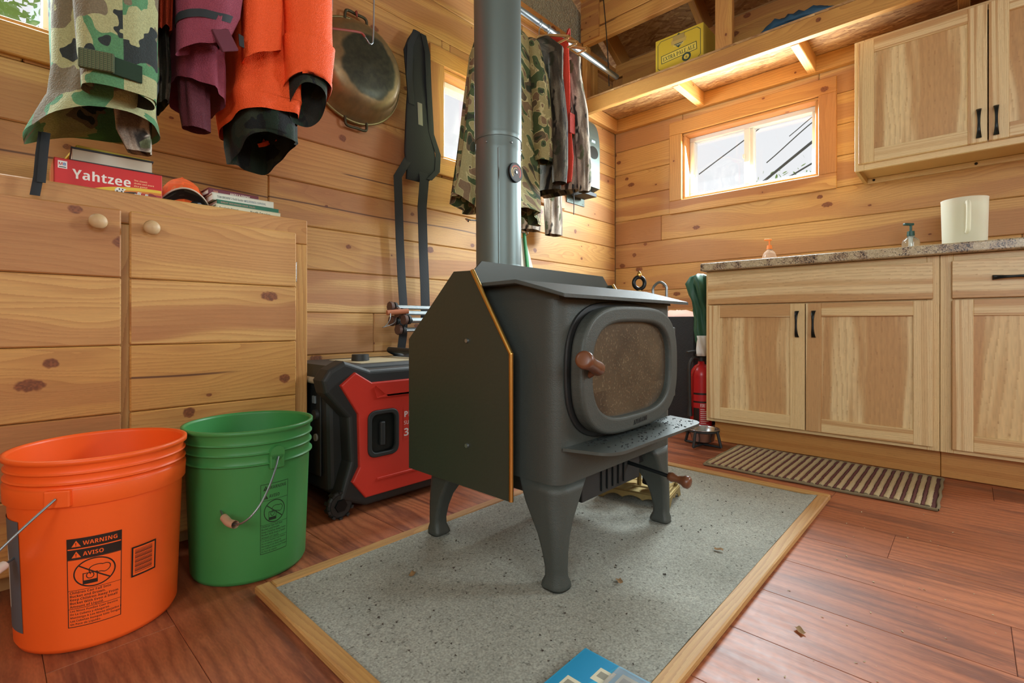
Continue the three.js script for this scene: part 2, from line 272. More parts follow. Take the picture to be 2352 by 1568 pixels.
boardRows(wallBack, 'back', -0.005, 0.17, 2.38, ROOM.x, { 7: [0.36, 2.7], 6: [2.95], 8: [1.78, 3.2], 5: [2.08, 3.1], 9: [2.3], 4: [1.5, 3.6], 10: [1.9] });
lum(wallLeft, 'top_plate', M.lumber, -0.018, 2.38, 0, 0.02, 2.474, ROOM.z, 2);
lum(wallBack, 'top_plate', M.lumber, 0.02, 2.4, -0.018, ROOM.x, 2.49, 0.03, 0);
mesh('plastic_sheet', onX(extrude(poly([[0, 2.475], [-ROOM.z, 2.475], [-ROOM.mid, 3.84]]), 0.01), -0.02), M.poly, wallLeft);

// floor: laminate planks on a slab
const floor = struct('floor', box(-0.14, -0.05, -0.14, ROOM.x + 0.14, -0.008, ROOM.z + 0.14), M.plain);
for (let z = 0, r = 0; z < ROOM.z - 0.01; z += 0.193, r++) {
  let x = 0, w = [0.9, 0.5, 1.25, 0.72, 1.1, 0.3][r % 6];
  while (x < ROOM.x - 0.01) { const e = Math.min(ROOM.x, x + w), ze = Math.min(ROOM.z, z + 0.193); lum(floor, 'plank', M.floor, x + 0.0004, -0.008, z + 0.0004, e - 0.0004, 0, ze - 0.0004, 0, { c: 0.0008, strips: 8, strip: Math.floor(rnd(0, 8)), len: 1.25, high: 0.193 }); x = e; w = 1.25; }
}

// roof: OSB on rafters, plastic sheet under the rafters over the main room
const run = ROOM.mid + 0.3, rise = ROOM.ridge - ROOM.eave, ang = Math.atan2(rise, ROOM.mid), len = run / Math.cos(ang) + 0.02;
const slab = (s) => { const g = box(-0.3, 0, -len / 2, ROOM.x + 0.3, 0.02, len / 2); return s > 0 ? put(g, 0, ROOM.eave + rise / 2 - 0.3 * Math.tan(ang) / 2 + 0.16, (ROOM.mid - 0.3) / 2, -ang) : put(g, 0, ROOM.eave + rise / 2 - 0.3 * Math.tan(ang) / 2 + 0.16, ROOM.z - (ROOM.mid - 0.3) / 2, ang); };
const osbUV = (g, s = 1.2) => { const p = g.attributes.position, n = g.attributes.normal, uv = g.attributes.uv; for (let i = 0; i < p.count; i++) { const a = Math.abs(n.getX(i)), b = Math.abs(n.getY(i)); uv.setXY(i, (a > 0.7 ? p.getZ(i) : p.getX(i)) / s, (b > 0.6 ? p.getZ(i) : p.getY(i)) / s); } return g; };
const ceiling = struct('ceiling', osbUV(merge(slab(1), slab(-1))), M.osb);
for (let x = 0.045; x < ROOM.x; x += 0.61) for (const s of [1, -1]) {
  const r = lum(ceiling, 'rafter', M.lumber, 0, 0, 0, 0.04, 0.14, len - 0.2, 2);
  r.position.set(x, ROOM.eave + rise / 2 + 0.09, s > 0 ? ROOM.mid / 2 : ROOM.z - ROOM.mid / 2); r.rotation.x = -s * ang;
}
for (const s of [1, -1]) { const L = len - 0.95, g = box(0.02, 0, -L / 2, ROOM.x, 0.004, L / 2); const q = mesh('plastic_sheet', g, M.poly, ceiling), zc = ROOM.mid - Math.cos(ang) * L / 2; q.position.set(0, ROOM.ridge - Math.sin(ang) * L / 2 - 0.004, s > 0 ? zc : ROOM.z - zc); q.rotation.x = -s * ang; }
// closing strips between walls and roof
mesh('eave_block', box(0, 2.46, -0.14, ROOM.x, 2.62, -0.1), M.plain, wallBack);
mesh('eave_block', box(0, 2.46, ROOM.z + 0.1, ROOM.x, 2.62, ROOM.z + 0.14), M.plain, wallFront);

// windows: vinyl slider, pine lining and pine casing
const TURN = { back: 0, left: Math.PI / 2, right: -Math.PI / 2, front: Math.PI };
WIN.forEach(([wall, a, b, y0, y1], i) => {
  const g = new THREE.Group(); g.name = 'window_' + (i + 1); g.userData.kind = 'structure'; scene.add(g);
  const w = b - a, h = y1 - y0, m = (a + b) / 2, cy = (y0 + y1) / 2;
  g.position.set(wall === 'left' ? 0 : wall === 'right' ? ROOM.x : m, cy, wall === 'back' ? 0 : wall === 'front' ? ROOM.z : m); g.rotation.y = TURN[wall];
  const X = w / 2, Y = h / 2, D = 0.095, T = 0.018, C = 0.086;
  lum(g, 'lining_board', M.trimPine, -X, Y - T, -D, X, Y, 0, 0); lum(g, 'lining_board', M.trimPine, -X, -Y, -D, X, -Y + T, 0, 0);
  for (const s of [-1, 1]) lum(g, 'lining_board', M.trimPine, s * X, -Y + T, -D, s * (X - T), Y - T, 0, 1);
  const x = X - T, y = Y - T;
  lum(g, 'casing_board', M.trimPine, -X - C, Y, 0, X + C, Y + C, T, 0); lum(g, 'casing_board', M.trimPine, -X - C, -Y - C, 0, X + C, -Y, T, 0);
  for (const s of [-1, 1]) lum(g, 'casing_board', M.trimPine, s * X, -Y, 0, s * (X + C), Y, T, 1);
  const F = 0.03, z0 = -0.13, z1 = -0.07;
  mesh('frame', merge(rbox(-x, y - F, z0, x, y, z1), rbox(-x, -y, z0, x, -y + F, z1), rbox(-x, -y + F, z0, -x + F, y - F, z1), rbox(x - F, -y + F, z0, x, y - F, z1)), M.vinyl, g);
  mesh('meeting_rail', merge(rbox(-0.026, -y + F, z0 + 0.01, 0.006, y - F, z1 + 0.004), rbox(-0.008, -y + F, z0, 0.026, y - F, z1 - 0.012)), M.vinyl, g);
  mesh('latch', rbox(-0.032, -0.014, z1 - 0.002, -0.02, 0.014, z1 + 0.012, 0.003), M.vinyl, g);
  mesh('pane', box(-x + F, -y + F, -0.092, -0.02, y - F, -0.09), M.glass, g); mesh('pane', box(0.02, -y + F, -0.112, x - F, y - F, -0.11), M.glass, g);
});

// storage loft along the back wall
{
  const L = thing('storage_loft', 'pine framed storage loft with OSB deck high along the back wall', 'loft', [0, 0, 0]);
  const z = 0.456;
  lum(L, 'beam', M.lumber, 0.002, 2.0, z - 0.038, ROOM.x - 0.002, 2.089, z, 0); lum(L, 'beam', M.lumber, 0.03, 2.45, z - 0.038, ROOM.x - 0.002, 2.539, z, 0);
  lum(L, 'beam', M.lumber, 0.03, 2.545, z - 0.03, 1.9, 2.69, z - 0.002, 0);
  for (const x of [0.004, 0.632, 1.25, 1.87, 2.5, 3.1, 3.72]) lum(L, 'joist', M.lumber, x, 2.0, 0.042, x + 0.04, 2.089, z - 0.04, 2);
  lum(L, 'ledger', M.lumber, 0.006, 2.0, 0.002, ROOM.x - 0.002, 2.089, 0.04, 0);
  mesh('deck_panel', osbUV(box(0.045, 2.0895, 0.004, 1.88, 2.101, z - 0.002), 1.1), M.osb, L); mesh('deck_panel', osbUV(box(1.883, 2.0895, 0.004, ROOM.x - 0.004, 2.101, z - 0.002), 1.1), M.osb, L);
  lum(L, 'post', M.lumber, 0.895, 2.1015, z - 0.039, 0.984, 2.449, z - 0.002, 1); lum(L, 'post', M.lumber, 2.3, 2.1015, z - 0.039, 2.389, 2.449, z - 0.002, 1);
  lum(L, 'post', M.lumber, 0.022, 2.1015, z - 0.05, 0.06, 2.449, z - 0.002, 1); lum(L, 'post', M.lumber, 0.003, 2.1015, 0.004, 0.09, 2.379, 0.042, 1); lum(L, 'post', M.lumber, 0.003, 2.1015, 0.29, 0.04, 2.379, 0.34, 1);
  lum(L, 'back_rail', M.lumber, 0.1, 2.3, 0.032, ROOM.x - 0.02, 2.389, 0.07, 0);
  mesh('gusset', osbUV(box(0.022, 2.47, z, 0.16, 2.8, z + 0.012), 0.9), M.trimPine, L);
  mesh('cord', tube([[0.2, 2.75, z + 0.03], [0.22, 2.5, z + 0.02], [0.23, 2.3, z + 0.012], [0.235, 2.12, z + 0.006]], 0.003, 20, 6), M.black, L);
}

// trees outside
{
  const bark = std('#5a5a55', 0.9), leafM = new THREE.MeshPhysicalMaterial({ color: '#7fa04a', roughness: 0.9, transmission: 0.35, thickness: 0, side: THREE.DoubleSide });
  const T = thing('leafy_tree', 'light green leafy tree outside the left hand window', 'tree', [-5, -0.4, 3.6]);
  const br = [rod([0, 0, 0], [0.1, 3.4, -0.1], 0.16, 10, 0.07)];
  for (let i = 0; i < 26; i++) { const a = rnd(0, 6.28), h = rnd(1.8, 4.2), L = rnd(0.8, 1.9); br.push(tube([[0.05, h * 0.8, 0], [Math.cos(a) * L * 0.5, h * 0.8 + 0.35, Math.sin(a) * L * 0.5], [Math.cos(a) * L, h * 0.8 + 0.5 + rnd(-0.2, 0.4), Math.sin(a) * L]], 0.012, 8, 5)); }
  mesh('trunk', merge(...br), bark, T);
  const leaf = new THREE.ShapeGeometry((() => { const s = new THREE.Shape(); s.moveTo(0, 0); s.quadraticCurveTo(0.04, 0.05, 0, 0.11); s.quadraticCurveTo(-0.04, 0.05, 0, 0); return s; })(), 3);
  const N = 5200, im = new THREE.InstancedMesh(leaf, leafM, N), m4 = new THREE.Matrix4(), q = new THREE.Quaternion();
  for (let i = 0; i < N; i++) { const a = rnd(0, 6.28), r = Math.sqrt(rnd()) * 2, y = rnd(1.6, 4.8); q.setFromEuler(new THREE.Euler(rnd(0, 6), rnd(0, 6), rnd(0, 6))); m4.compose(V(Math.cos(a) * r, y, Math.sin(a) * r), q, V(1, 1, 1).multiplyScalar(rnd(0.7, 1.3))); im.setMatrixAt(i, m4); }
  im.name = 'foliage'; im.userData.kind = 'stuff'; T.add(im);
  const B = thing('bare_tree', 'thin bare branches slanting outside the back wall window', 'tree', [0.6, -0.4, -3]);
  const limb = (p, r) => mesh('branch', tube(p, r, 14, 5), bark, B);
  mesh('trunk', rod([2.2, 0, 0.3], [2.1, 4.5, 0.2], 0.11, 10, 0.07), bark, B);
  limb([[2.1, 4.0, 0.2], [1.0, 3.55, 0.1], [0.2, 3.05, 0.1], [-0.5, 2.62, 0]], 0.016); limb([[2.1, 3.8, 0.2], [0.9, 3.25, 0.2], [0.1, 2.75, 0.1], [-0.5, 2.5, 0.1]], 0.01); limb([[0.9, 3.3, 0.2], [0.3, 3.2, 0.3], [-0.3, 2.75, 0.4]], 0.006); limb([[1.0, 3.5, 0.1], [0.2, 3.35, 0], [-0.2, 3.15, -0.1]], 0.005);
  limb([[2.1, 4.3, 0.2], [0.8, 4.1, 0.1], [-0.3, 3.4, 0], [-1.2, 2.9, 0]], 0.007); limb([[0.6, 3.0, 0.2], [0.2, 2.6, 0.2], [-0.1, 2.3, 0.3]], 0.006);
  const im2 = new THREE.InstancedMesh(leaf, leafM, 220);
  for (let i = 0; i < 220; i++) { q.setFromEuler(new THREE.Euler(rnd(0, 6), rnd(0, 6), rnd(0, 6))); const c = i < 120; m4.compose(c ? V(-1.75 + rnd(-0.2, 0.2), 2.5 + rnd(-0.3, 0.3), rnd(-0.3, 0.3)) : V(rnd(-0.6, 0.8), 2.55 + rnd(-0.15, 0.25), rnd(-0.3, 0.3)), q, V(1, 1, 1).multiplyScalar(rnd(0.4, 0.8))); im2.setMatrixAt(i, m4); }
  im2.name = 'foliage'; im2.userData.kind = 'stuff'; B.add(im2);
}
// ---------------------------------------------------------------- pine cupboard with a shelf on top, along the left wall
{
  const c = thing('pine_cupboard', 'low pine plank cupboard with round knobs under the games and books', 'cupboard');
  const z0 = 2.444, z1 = 3.39;
  mesh('carcass', merge(box(0.002, 0.05, z0, 0.31, 0.94, z0 + 0.018), box(0.002, 0.05, z1 - 0.018, 0.31, 0.94, z1), box(0.002, 0.05, z0 + 0.018, 0.31, 0.068, z1 - 0.018), box(0.002, 0.068, z0 + 0.018, 0.01, 0.92, z1 - 0.018), box(0.04, 0.001, z0 + 0.02, 0.28, 0.05, z1 - 0.02)), std('#b88a52', 0.7), c);
  lum(c, 'shelf_board', M.cabPine, 0.002, 0.92, z0 + 0.018, 0.31, 0.94, z1 - 0.018, 2);
  lum(c, 'rail', M.cabPine, 0.311, 0.872, z0, 0.33, 0.951, z1, 2, { strip: 3 });
  lum(c, 'stile', M.cabPine, 0.311, 0.05, z0, 0.33, 0.8712, z0 + 0.058, 1, { strip: 7 });
  lum(c, 'stile', M.cabPine, 0.311, 0.05, 2.898, 0.33, 0.8705, 2.94, 1); lum(c, 'stile', M.cabPine, 0.311, 0.05, z1 - 0.05, 0.33, 0.8712, z1, 1);
  const ys = [0.052, 0.22, 0.391, 0.561, 0.731, 0.903];
  for (const [a, b, kz, st] of [[2.489, 2.91, 2.869, [5, 2, 9, 4, 7]], [2.927, 3.35, 2.975, [8, 0, 6, 3, 10]]]) {
    const d = mesh('door', box(0.331, 0.06, a + 0.006, 0.335, 0.895, b - 0.006), M.plain, c);
    for (let i = 0; i < 5; i++) lum(d, 'board', M.cabPine, 0.336, ys[i] + 0.0007, a, 0.35, ys[i + 1] - 0.0007, b, 2, { c: 0.004, strip: st[i], high: 0.17 });
    const k = mesh('knob', lathe([[0, 0], [0.008, 0], [0.008, 0.012], [0.016, 0.018], [0.0185, 0.026], [0.016, 0.033], [0.008, 0.037], [0, 0.038]], 24), M.knob, d); k.position.set(0.35, 0.862, kz); k.rotation.z = -Math.PI / 2;
    const hz = a < 2.6 ? a + 0.001 : b - 0.001;
    for (const hy of [0.78, 0.2]) mesh('hinge', merge(rbox(0.3335, hy - 0.032, hz - 0.008, 0.3395, hy + 0.032, hz + 0.001, 0.002), put(cyl(0.004, 0.004, 0.05, 10), 0.34, hy, hz - 0.003)), M.steel, d);
  }
}
// ---------------------------------------------------------------- hickory kitchen cabinets
const pull = (() => { const R = []; for (let i = 0; i <= 16; i++) { const t = i / 16, y = -0.06 + 0.12 * t, e = Math.abs(2 * t - 1), z = 0.004 + 0.02 * (1 - e * e * e * e), w = 0.0045 + 0.0045 * e * e, d = 0.003 + 0.002 * e; R.push(Array.from({ length: 10 }, (_, k) => V(Math.cos(k * 0.6283) * w, y, z + Math.sin(k * 0.6283) * d))); } return merge(loft(R, { capStart: true, capEnd: true }).toNonIndexed(), put(cyl(0.004, 0.004, 0.01, 8), 0, -0.05, 0.005, Math.PI / 2), put(cyl(0.004, 0.004, 0.01, 8), 0, 0.05, 0.005, Math.PI / 2)); })();
const HO = { strips: 8, len: 1.2, high: 0.1, c: 0.0015 };
const hk = (o = {}) => ({ ...HO, strip: Math.floor(rnd(0, 8)), ...o });
function shaker(parent, x0, y0, x1, y1, z, hx, hy, flat) {
  const s = 0.06, t = 0.02, d = lum(parent, 'door', M.hick, x0 + s - 0.006, y0 + s - 0.006, z, x1 - s + 0.006, y1 - s + 0.006, z + 0.01, 1, hk({ strip: Math.floor(rnd(0, 6)), high: 0.4 }));
  d.name = 'door'; const o = d.position, sub = (n, a, b, e, f, g, k) => { const m = lum(d, n, M.hick, a, b, z, e, f, z + t, g, hk(k)); m.position.sub(o); return m; };
  sub('stile', x0, y0, x0 + s, y1, 1); sub('stile', x1 - s, y0, x1, y1, 1); sub('rail', x0 + s, y0, x1 - s, y0 + s, 0); sub('rail', x0 + s, y1 - s, x1 - s, y1, 0);
  const h = mesh('handle', pull, M.darkMetal, d); h.position.set(hx - o.x, hy - o.y, z + t - o.z + 0.001); return d;
}
function baseCabinet(label, x0, x1, dx0, dx1, two) {
  const c = thing('base_cabinet', label, 'cabinet');
  mesh('body', merge(box(x0, 0.114, 0.004, x0 + 0.016, 0.882, 0.589), box(x1 - 0.016, 0.114, 0.004, x1, 0.882, 0.589), box(x0 + 0.016, 0.114, 0.004, x1 - 0.016, 0.132, 0.589), box(x0 + 0.016, 0.132, 0.004, x1 - 0.016, 0.882, 0.012)), std('#c99f63', 0.5), c);
  lum(c, 'toe_board', M.toe, x0 + (two ? 0.02 : 0), 0.002, 0.53, x1, 0.113, 0.545, 0, hk({ strip: 7 }));
  const st = (a, b) => lum(c, 'stile', M.hick, a, 0.114, 0.59, b, 0.882, 0.61, 1, hk({ strip: 6 }));
  st(x0, x0 + 0.038); st(x1 - 0.038, x1); for (const [a, b] of [[0.845, 0.882], [0.69, 0.728], [0.114, 0.15]]) lum(c, 'rail', M.hick, x0 + 0.038, a, 0.59, x1 - 0.038, b, 0.6095, 0, hk({ strip: 6 }));
  const dr = lum(c, 'drawer_front', M.hick, dx0, 0.713, 0.6105, dx1, 0.857, 0.63, 0, hk({ strip: 2, high: 0.3 }));
  if (two) { const m = (dx0 + dx1) / 2; shaker(c, dx0, 0.132, m - 0.002, 0.706, 0.6105, m - 0.032, 0.613); shaker(c, m + 0.002, 0.132, dx1, 0.706, 0.6105, m + 0.034, 0.613); }
  else { const h = mesh('handle', pull, M.darkMetal, dr); h.rotation.z = Math.PI / 2; h.position.z = 0.011; shaker(c, dx0, 0.132, dx1, 0.706, 0.6105, dx1 - 0.03, 0.613); }
  return c;
}
baseCabinet('wide hickory base cabinet with two doors and one false drawer front', 0.909, 1.822, 0.925, 1.803, true);
baseCabinet('narrow hickory base cabinet with a drawer at the right edge', 1.8235, 2.235, 1.859, 2.2, false);
{
  const g = new RoundedBoxGeometry(1.364, 0.039, 0.656, 3, 0.006); const uv = g.attributes.uv, p = g.attributes.position, n = g.attributes.normal;
  for (let i = 0; i < p.count; i++) uv.setXY(i, (Math.abs(n.getX(i)) > 0.7 ? p.getZ(i) : p.getX(i)) / 0.5, (Math.abs(n.getY(i)) > 0.7 ? p.getZ(i) : p.getY(i)) / 0.25);
  const t = mesh('countertop', g, M.granite, scene); t.position.set(1.578, 0.9025, 0.332); tag(t, 'speckled granite pattern countertop on the base cabinets', 'countertop');
}
{
  const c = thing('wall_cabinet', 'hickory wall cabinet with two shaker doors beside the window', 'cabinet');
  const x0 = 1.503, x1 = 2.417, y0 = 1.345, y1 = 1.963;
  mesh('body', merge(box(x0, y0, 0.003, x0 + 0.014, y1, 0.289), box(x1 - 0.014, y0, 0.003, x1, y1, 0.289), box(x0 + 0.014, y1 - 0.014, 0.003, x1 - 0.014, y1, 0.289), box(x0 + 0.014, y0 + 0.026, 0.003, x1 - 0.014, y0 + 0.04, 0.289), box(x0 + 0.014, y0 + 0.04, 0.003, x1 - 0.014, y1 - 0.014, 0.01)), std('#c9a468', 0.5), c);
  lum(c, 'hanging_rail', M.hick, x0 + 0.014, y0, 0.003, x1 - 0.014, y0 + 0.025, 0.02, 0, hk({ strip: 7 }));
  for (const a of [x0, x1 - 0.038]) lum(c, 'stile', M.hick, a, y0, 0.29, a + 0.038, y1, 0.308, 1, hk({ strip: 6 }));
  for (const a of [y0, y1 - 0.038]) lum(c, 'rail', M.hick, x0 + 0.038, a, 0.29, x1 - 0.038, a + 0.038, 0.3078, 0, hk({ strip: 7 }));
  shaker(c, x0 + 0.018, 1.373, 1.962, 1.945, 0.3085, 1.936, 1.45); shaker(c, 1.966, 1.373, x1 - 0.018, 1.945, 0.3085, 1.988, 1.45);
  for (const x of [1.545, 1.93, 2.3]) mesh('screw_cap', put(cyl(0.006, 0.006, 0.003, 12), x, y0 + 0.013, 0.0215, Math.PI / 2), M.black, c);
}
// ---------------------------------------------------------------- hearth pad with its wooden edging
{
  const h = thing('hearth_pad', 'grey stove hearth pad edged with thin wooden strips on the red floor', 'hearth pad');
  const x0 = 0.719, x1 = 1.553, z0 = 1.145, z1 = 2.743, w = 0.034;
  const g = new THREE.PlaneGeometry(x1 - x0 - 2 * w, z1 - z0 - 2 * w, 60, 110); g.rotateX(-Math.PI / 2); const p = g.attributes.position, uv = g.attributes.uv;
  for (let i = 0; i < p.count; i++) { const x = p.getX(i), z = p.getZ(i), e = Math.min(x + 0.383, 0.383 - x); p.setY(i, 0.0105 + 0.006 * sst(0.05, 0.0, e) * (0.5 + 0.5 * vn(z * 4, 1, 3)) + 0.0015 * vn(x * 18, z * 18, 5)); uv.setXY(i, x / 0.8, z / 0.8); }
  g.computeVertexNormals();
  const m = mesh('pad', merge(g, box(-(x1 - x0) / 2 + w, 0.001, -(z1 - z0) / 2 + w, (x1 - x0) / 2 - w, 0.0095, (z1 - z0) / 2 - w)), M.pad, h); m.position.set((x0 + x1) / 2, 0, (z0 + z1) / 2);
  for (const z of [z0, z1 - w]) lum(h, 'edge_strip', M.strip, x0, 0.001, z, x1, 0.019, z + w, 0, { c: 0.003 });
  for (const x of [x0, x1 - w]) lum(h, 'edge_strip', M.strip, x, 0.001, z0 + w + 0.0006, x + w, 0.019, z1 - w - 0.0006, 2, { c: 0.003 });
  // crumbs of bark and ash
  const cr = [];
  for (let i = 0; i < 260; i++) { const s = rnd(0.0012, 0.0038), q = new THREE.TetrahedronGeometry(s, 0); q.scale(rnd(0.7, 2), 0.5, rnd(0.6, 1.3)); cr.push(put(q, rnd(x0 + w + 0.02, x1 - w - 0.02), 0.0125, rnd(z0 + w + 0.02, z1 - w - 0.02), 0, rnd(0, 6), 0)); }
  const q = mesh('crumbs', merge(...cr), std('#3a3028', 0.95), h); q.userData.kind = 'stuff';
  const f = []; for (let i = 0; i < 140; i++) { const s = rnd(0.001, 0.0035), t = new THREE.TetrahedronGeometry(s, 0); t.scale(rnd(0.7, 2.2), 0.4, rnd(0.6, 1.2)); f.push(put(t, rnd(1.6, 2.25), 0.001, rnd(0.9, 2.6), 0, rnd(0, 6), 0)); }
  const fm = mesh('floor_crumbs', merge(...f), std('#b8a888', 0.95), scene); fm.userData.kind = 'stuff'; tag(fm, 'tiny pale wood crumbs scattered on the red floor', 'crumbs');
  // dead leaves
  const lg = (() => { const g = new THREE.PlaneGeometry(0.022, 0.012, 4, 2); g.rotateX(-Math.PI / 2); const p = g.attributes.position; for (let i = 0; i < p.count; i++) p.setY(i, 0.0016 + 0.0016 * Math.sin(p.getX(i) * 260) + 0.003 * Math.abs(p.getZ(i)) / 0.006); g.computeVertexNormals(); return g; })();
  const lm = std('#8a6a44', 0.9, { side: THREE.DoubleSide });
  for (const [x, z, y, lab] of [[1.31, 2.15, 0.0128, 'curled dry leaf on the pad in front of the near stove leg'], [1.42, 1.83, 0.0128, 'curled dry leaf on the pad nearest its right edge strip'], [0.93, 2.46, 0.0128, 'curled dry leaf on the pad near the green bucket'], [1.66, 2.05, 0.0012, 'curled dry leaf on the red floor beside the pad']]) { const l = mesh('dry_leaf', lg, lm, scene); l.position.set(x, y, z); l.rotation.y = x * 9; tag(l, lab, 'leaf', 'dry leaves on the floor'); }
}
// ---------------------------------------------------------------- ribbed rug
{
  const r = thing('ribbed_rug', 'tan and maroon ribbed rug on the floor before the cabinets', 'rug', [1.447, 0, 0.812]);
  const tan = std('#c2ad84', 0.95, { bumpMap: rep(noiseTex, 6, 6), bumpScale: 0.004 }), mar = std('#6c3c38', 0.95, { bumpMap: rep(noiseTex, 6, 6), bumpScale: 0.004 });
  mesh('backing', rbox(-0.38, 0.001, -0.215, 0.38, 0.006, 0.215, 0.002), mar, r);
  const N = 27, P = 0.756 / N;
  const rib = (R, wob) => { const rings = []; for (let j = 0; j <= 26; j++) { const z = -0.208 + 0.416 * j / 26, s = R * (1 + wob * (vn(j * 1.7, R * 900, 3) - 0.5)); rings.push(Array.from({ length: 8 }, (_, k) => { const a = k * Math.PI / 4; return V(Math.cos(a) * s * 0.95, 0.007 + Math.max(-0.2, Math.sin(a)) * s * 0.75, z); })); } const g = loft(rings, { capStart: true, capEnd: true }); const p = g.attributes.position; for (let i = 0; i < p.count; i++) { p.setX(i, p.getX(i) + 0.0016 * (vn(p.getZ(i) * 320, i * 0.7, 8) - 0.5)); p.setY(i, p.getY(i) + 0.002 * (vn(p.getZ(i) * 400, i * 0.9, 9) - 0.5)); } g.computeVertexNormals(); return g; };
  const A = rib(0.0088, 0.3), B = rib(0.0062, 0.3);
  for (let i = 0; i < N; i++) { const x = -0.378 + P * (i + 0.5); const t = mesh('tan_rib', A, tan, r); t.position.x = x - 0.005; if (i < N - 1) { const m = mesh('maroon_rib', B, mar, r); m.position.x = x + P / 2 - 0.004; m.position.y = -0.001; } }
  mesh('edge_binding', merge(...[[-0.384, -0.219, -0.384, 0.219], [-0.384, 0.219, 0.384, 0.219], [0.384, 0.219, 0.384, -0.219], [0.384, -0.219, -0.384, -0.219]].map(([a, b, d, e]) => { const P = []; for (let i = 0; i <= 10; i++) P.push([a + (d - a) * i / 10 + 0.002 * Math.sin(i * 2), 0.0062 + 0.0008 * Math.sin(i * 1.7), b + (e - b) * i / 10 + 0.002 * Math.cos(i * 1.9)]); return tube(P, 0.005, 40, 7); })), tan, r);
}

// ---------------------------------------------------------------- added unseen wardrobe behind the camera, put in to shade the left foreground
{
  const w = thing('added_wardrobe', 'added unseen pine wardrobe by the front wall, shading the left foreground', 'wardrobe');
  mesh('body', rbox(0.25, 0.001, 4.3, 1.85, 1.95, 4.85, 0.004), M.cabPine, w);
  for (const [a, b] of [[0.27, 1.045], [1.055, 1.83]]) { const d = lum(w, 'door', M.cabPine, a, 0.06, 4.28, b, 1.9, 4.299, 1, { high: 0.8 }); const k = mesh('knob', new THREE.SphereGeometry(0.016, 16, 12), M.knob, d); k.position.set(a < 0.5 ? 0.34 : -0.34, 0, -0.018); }
}
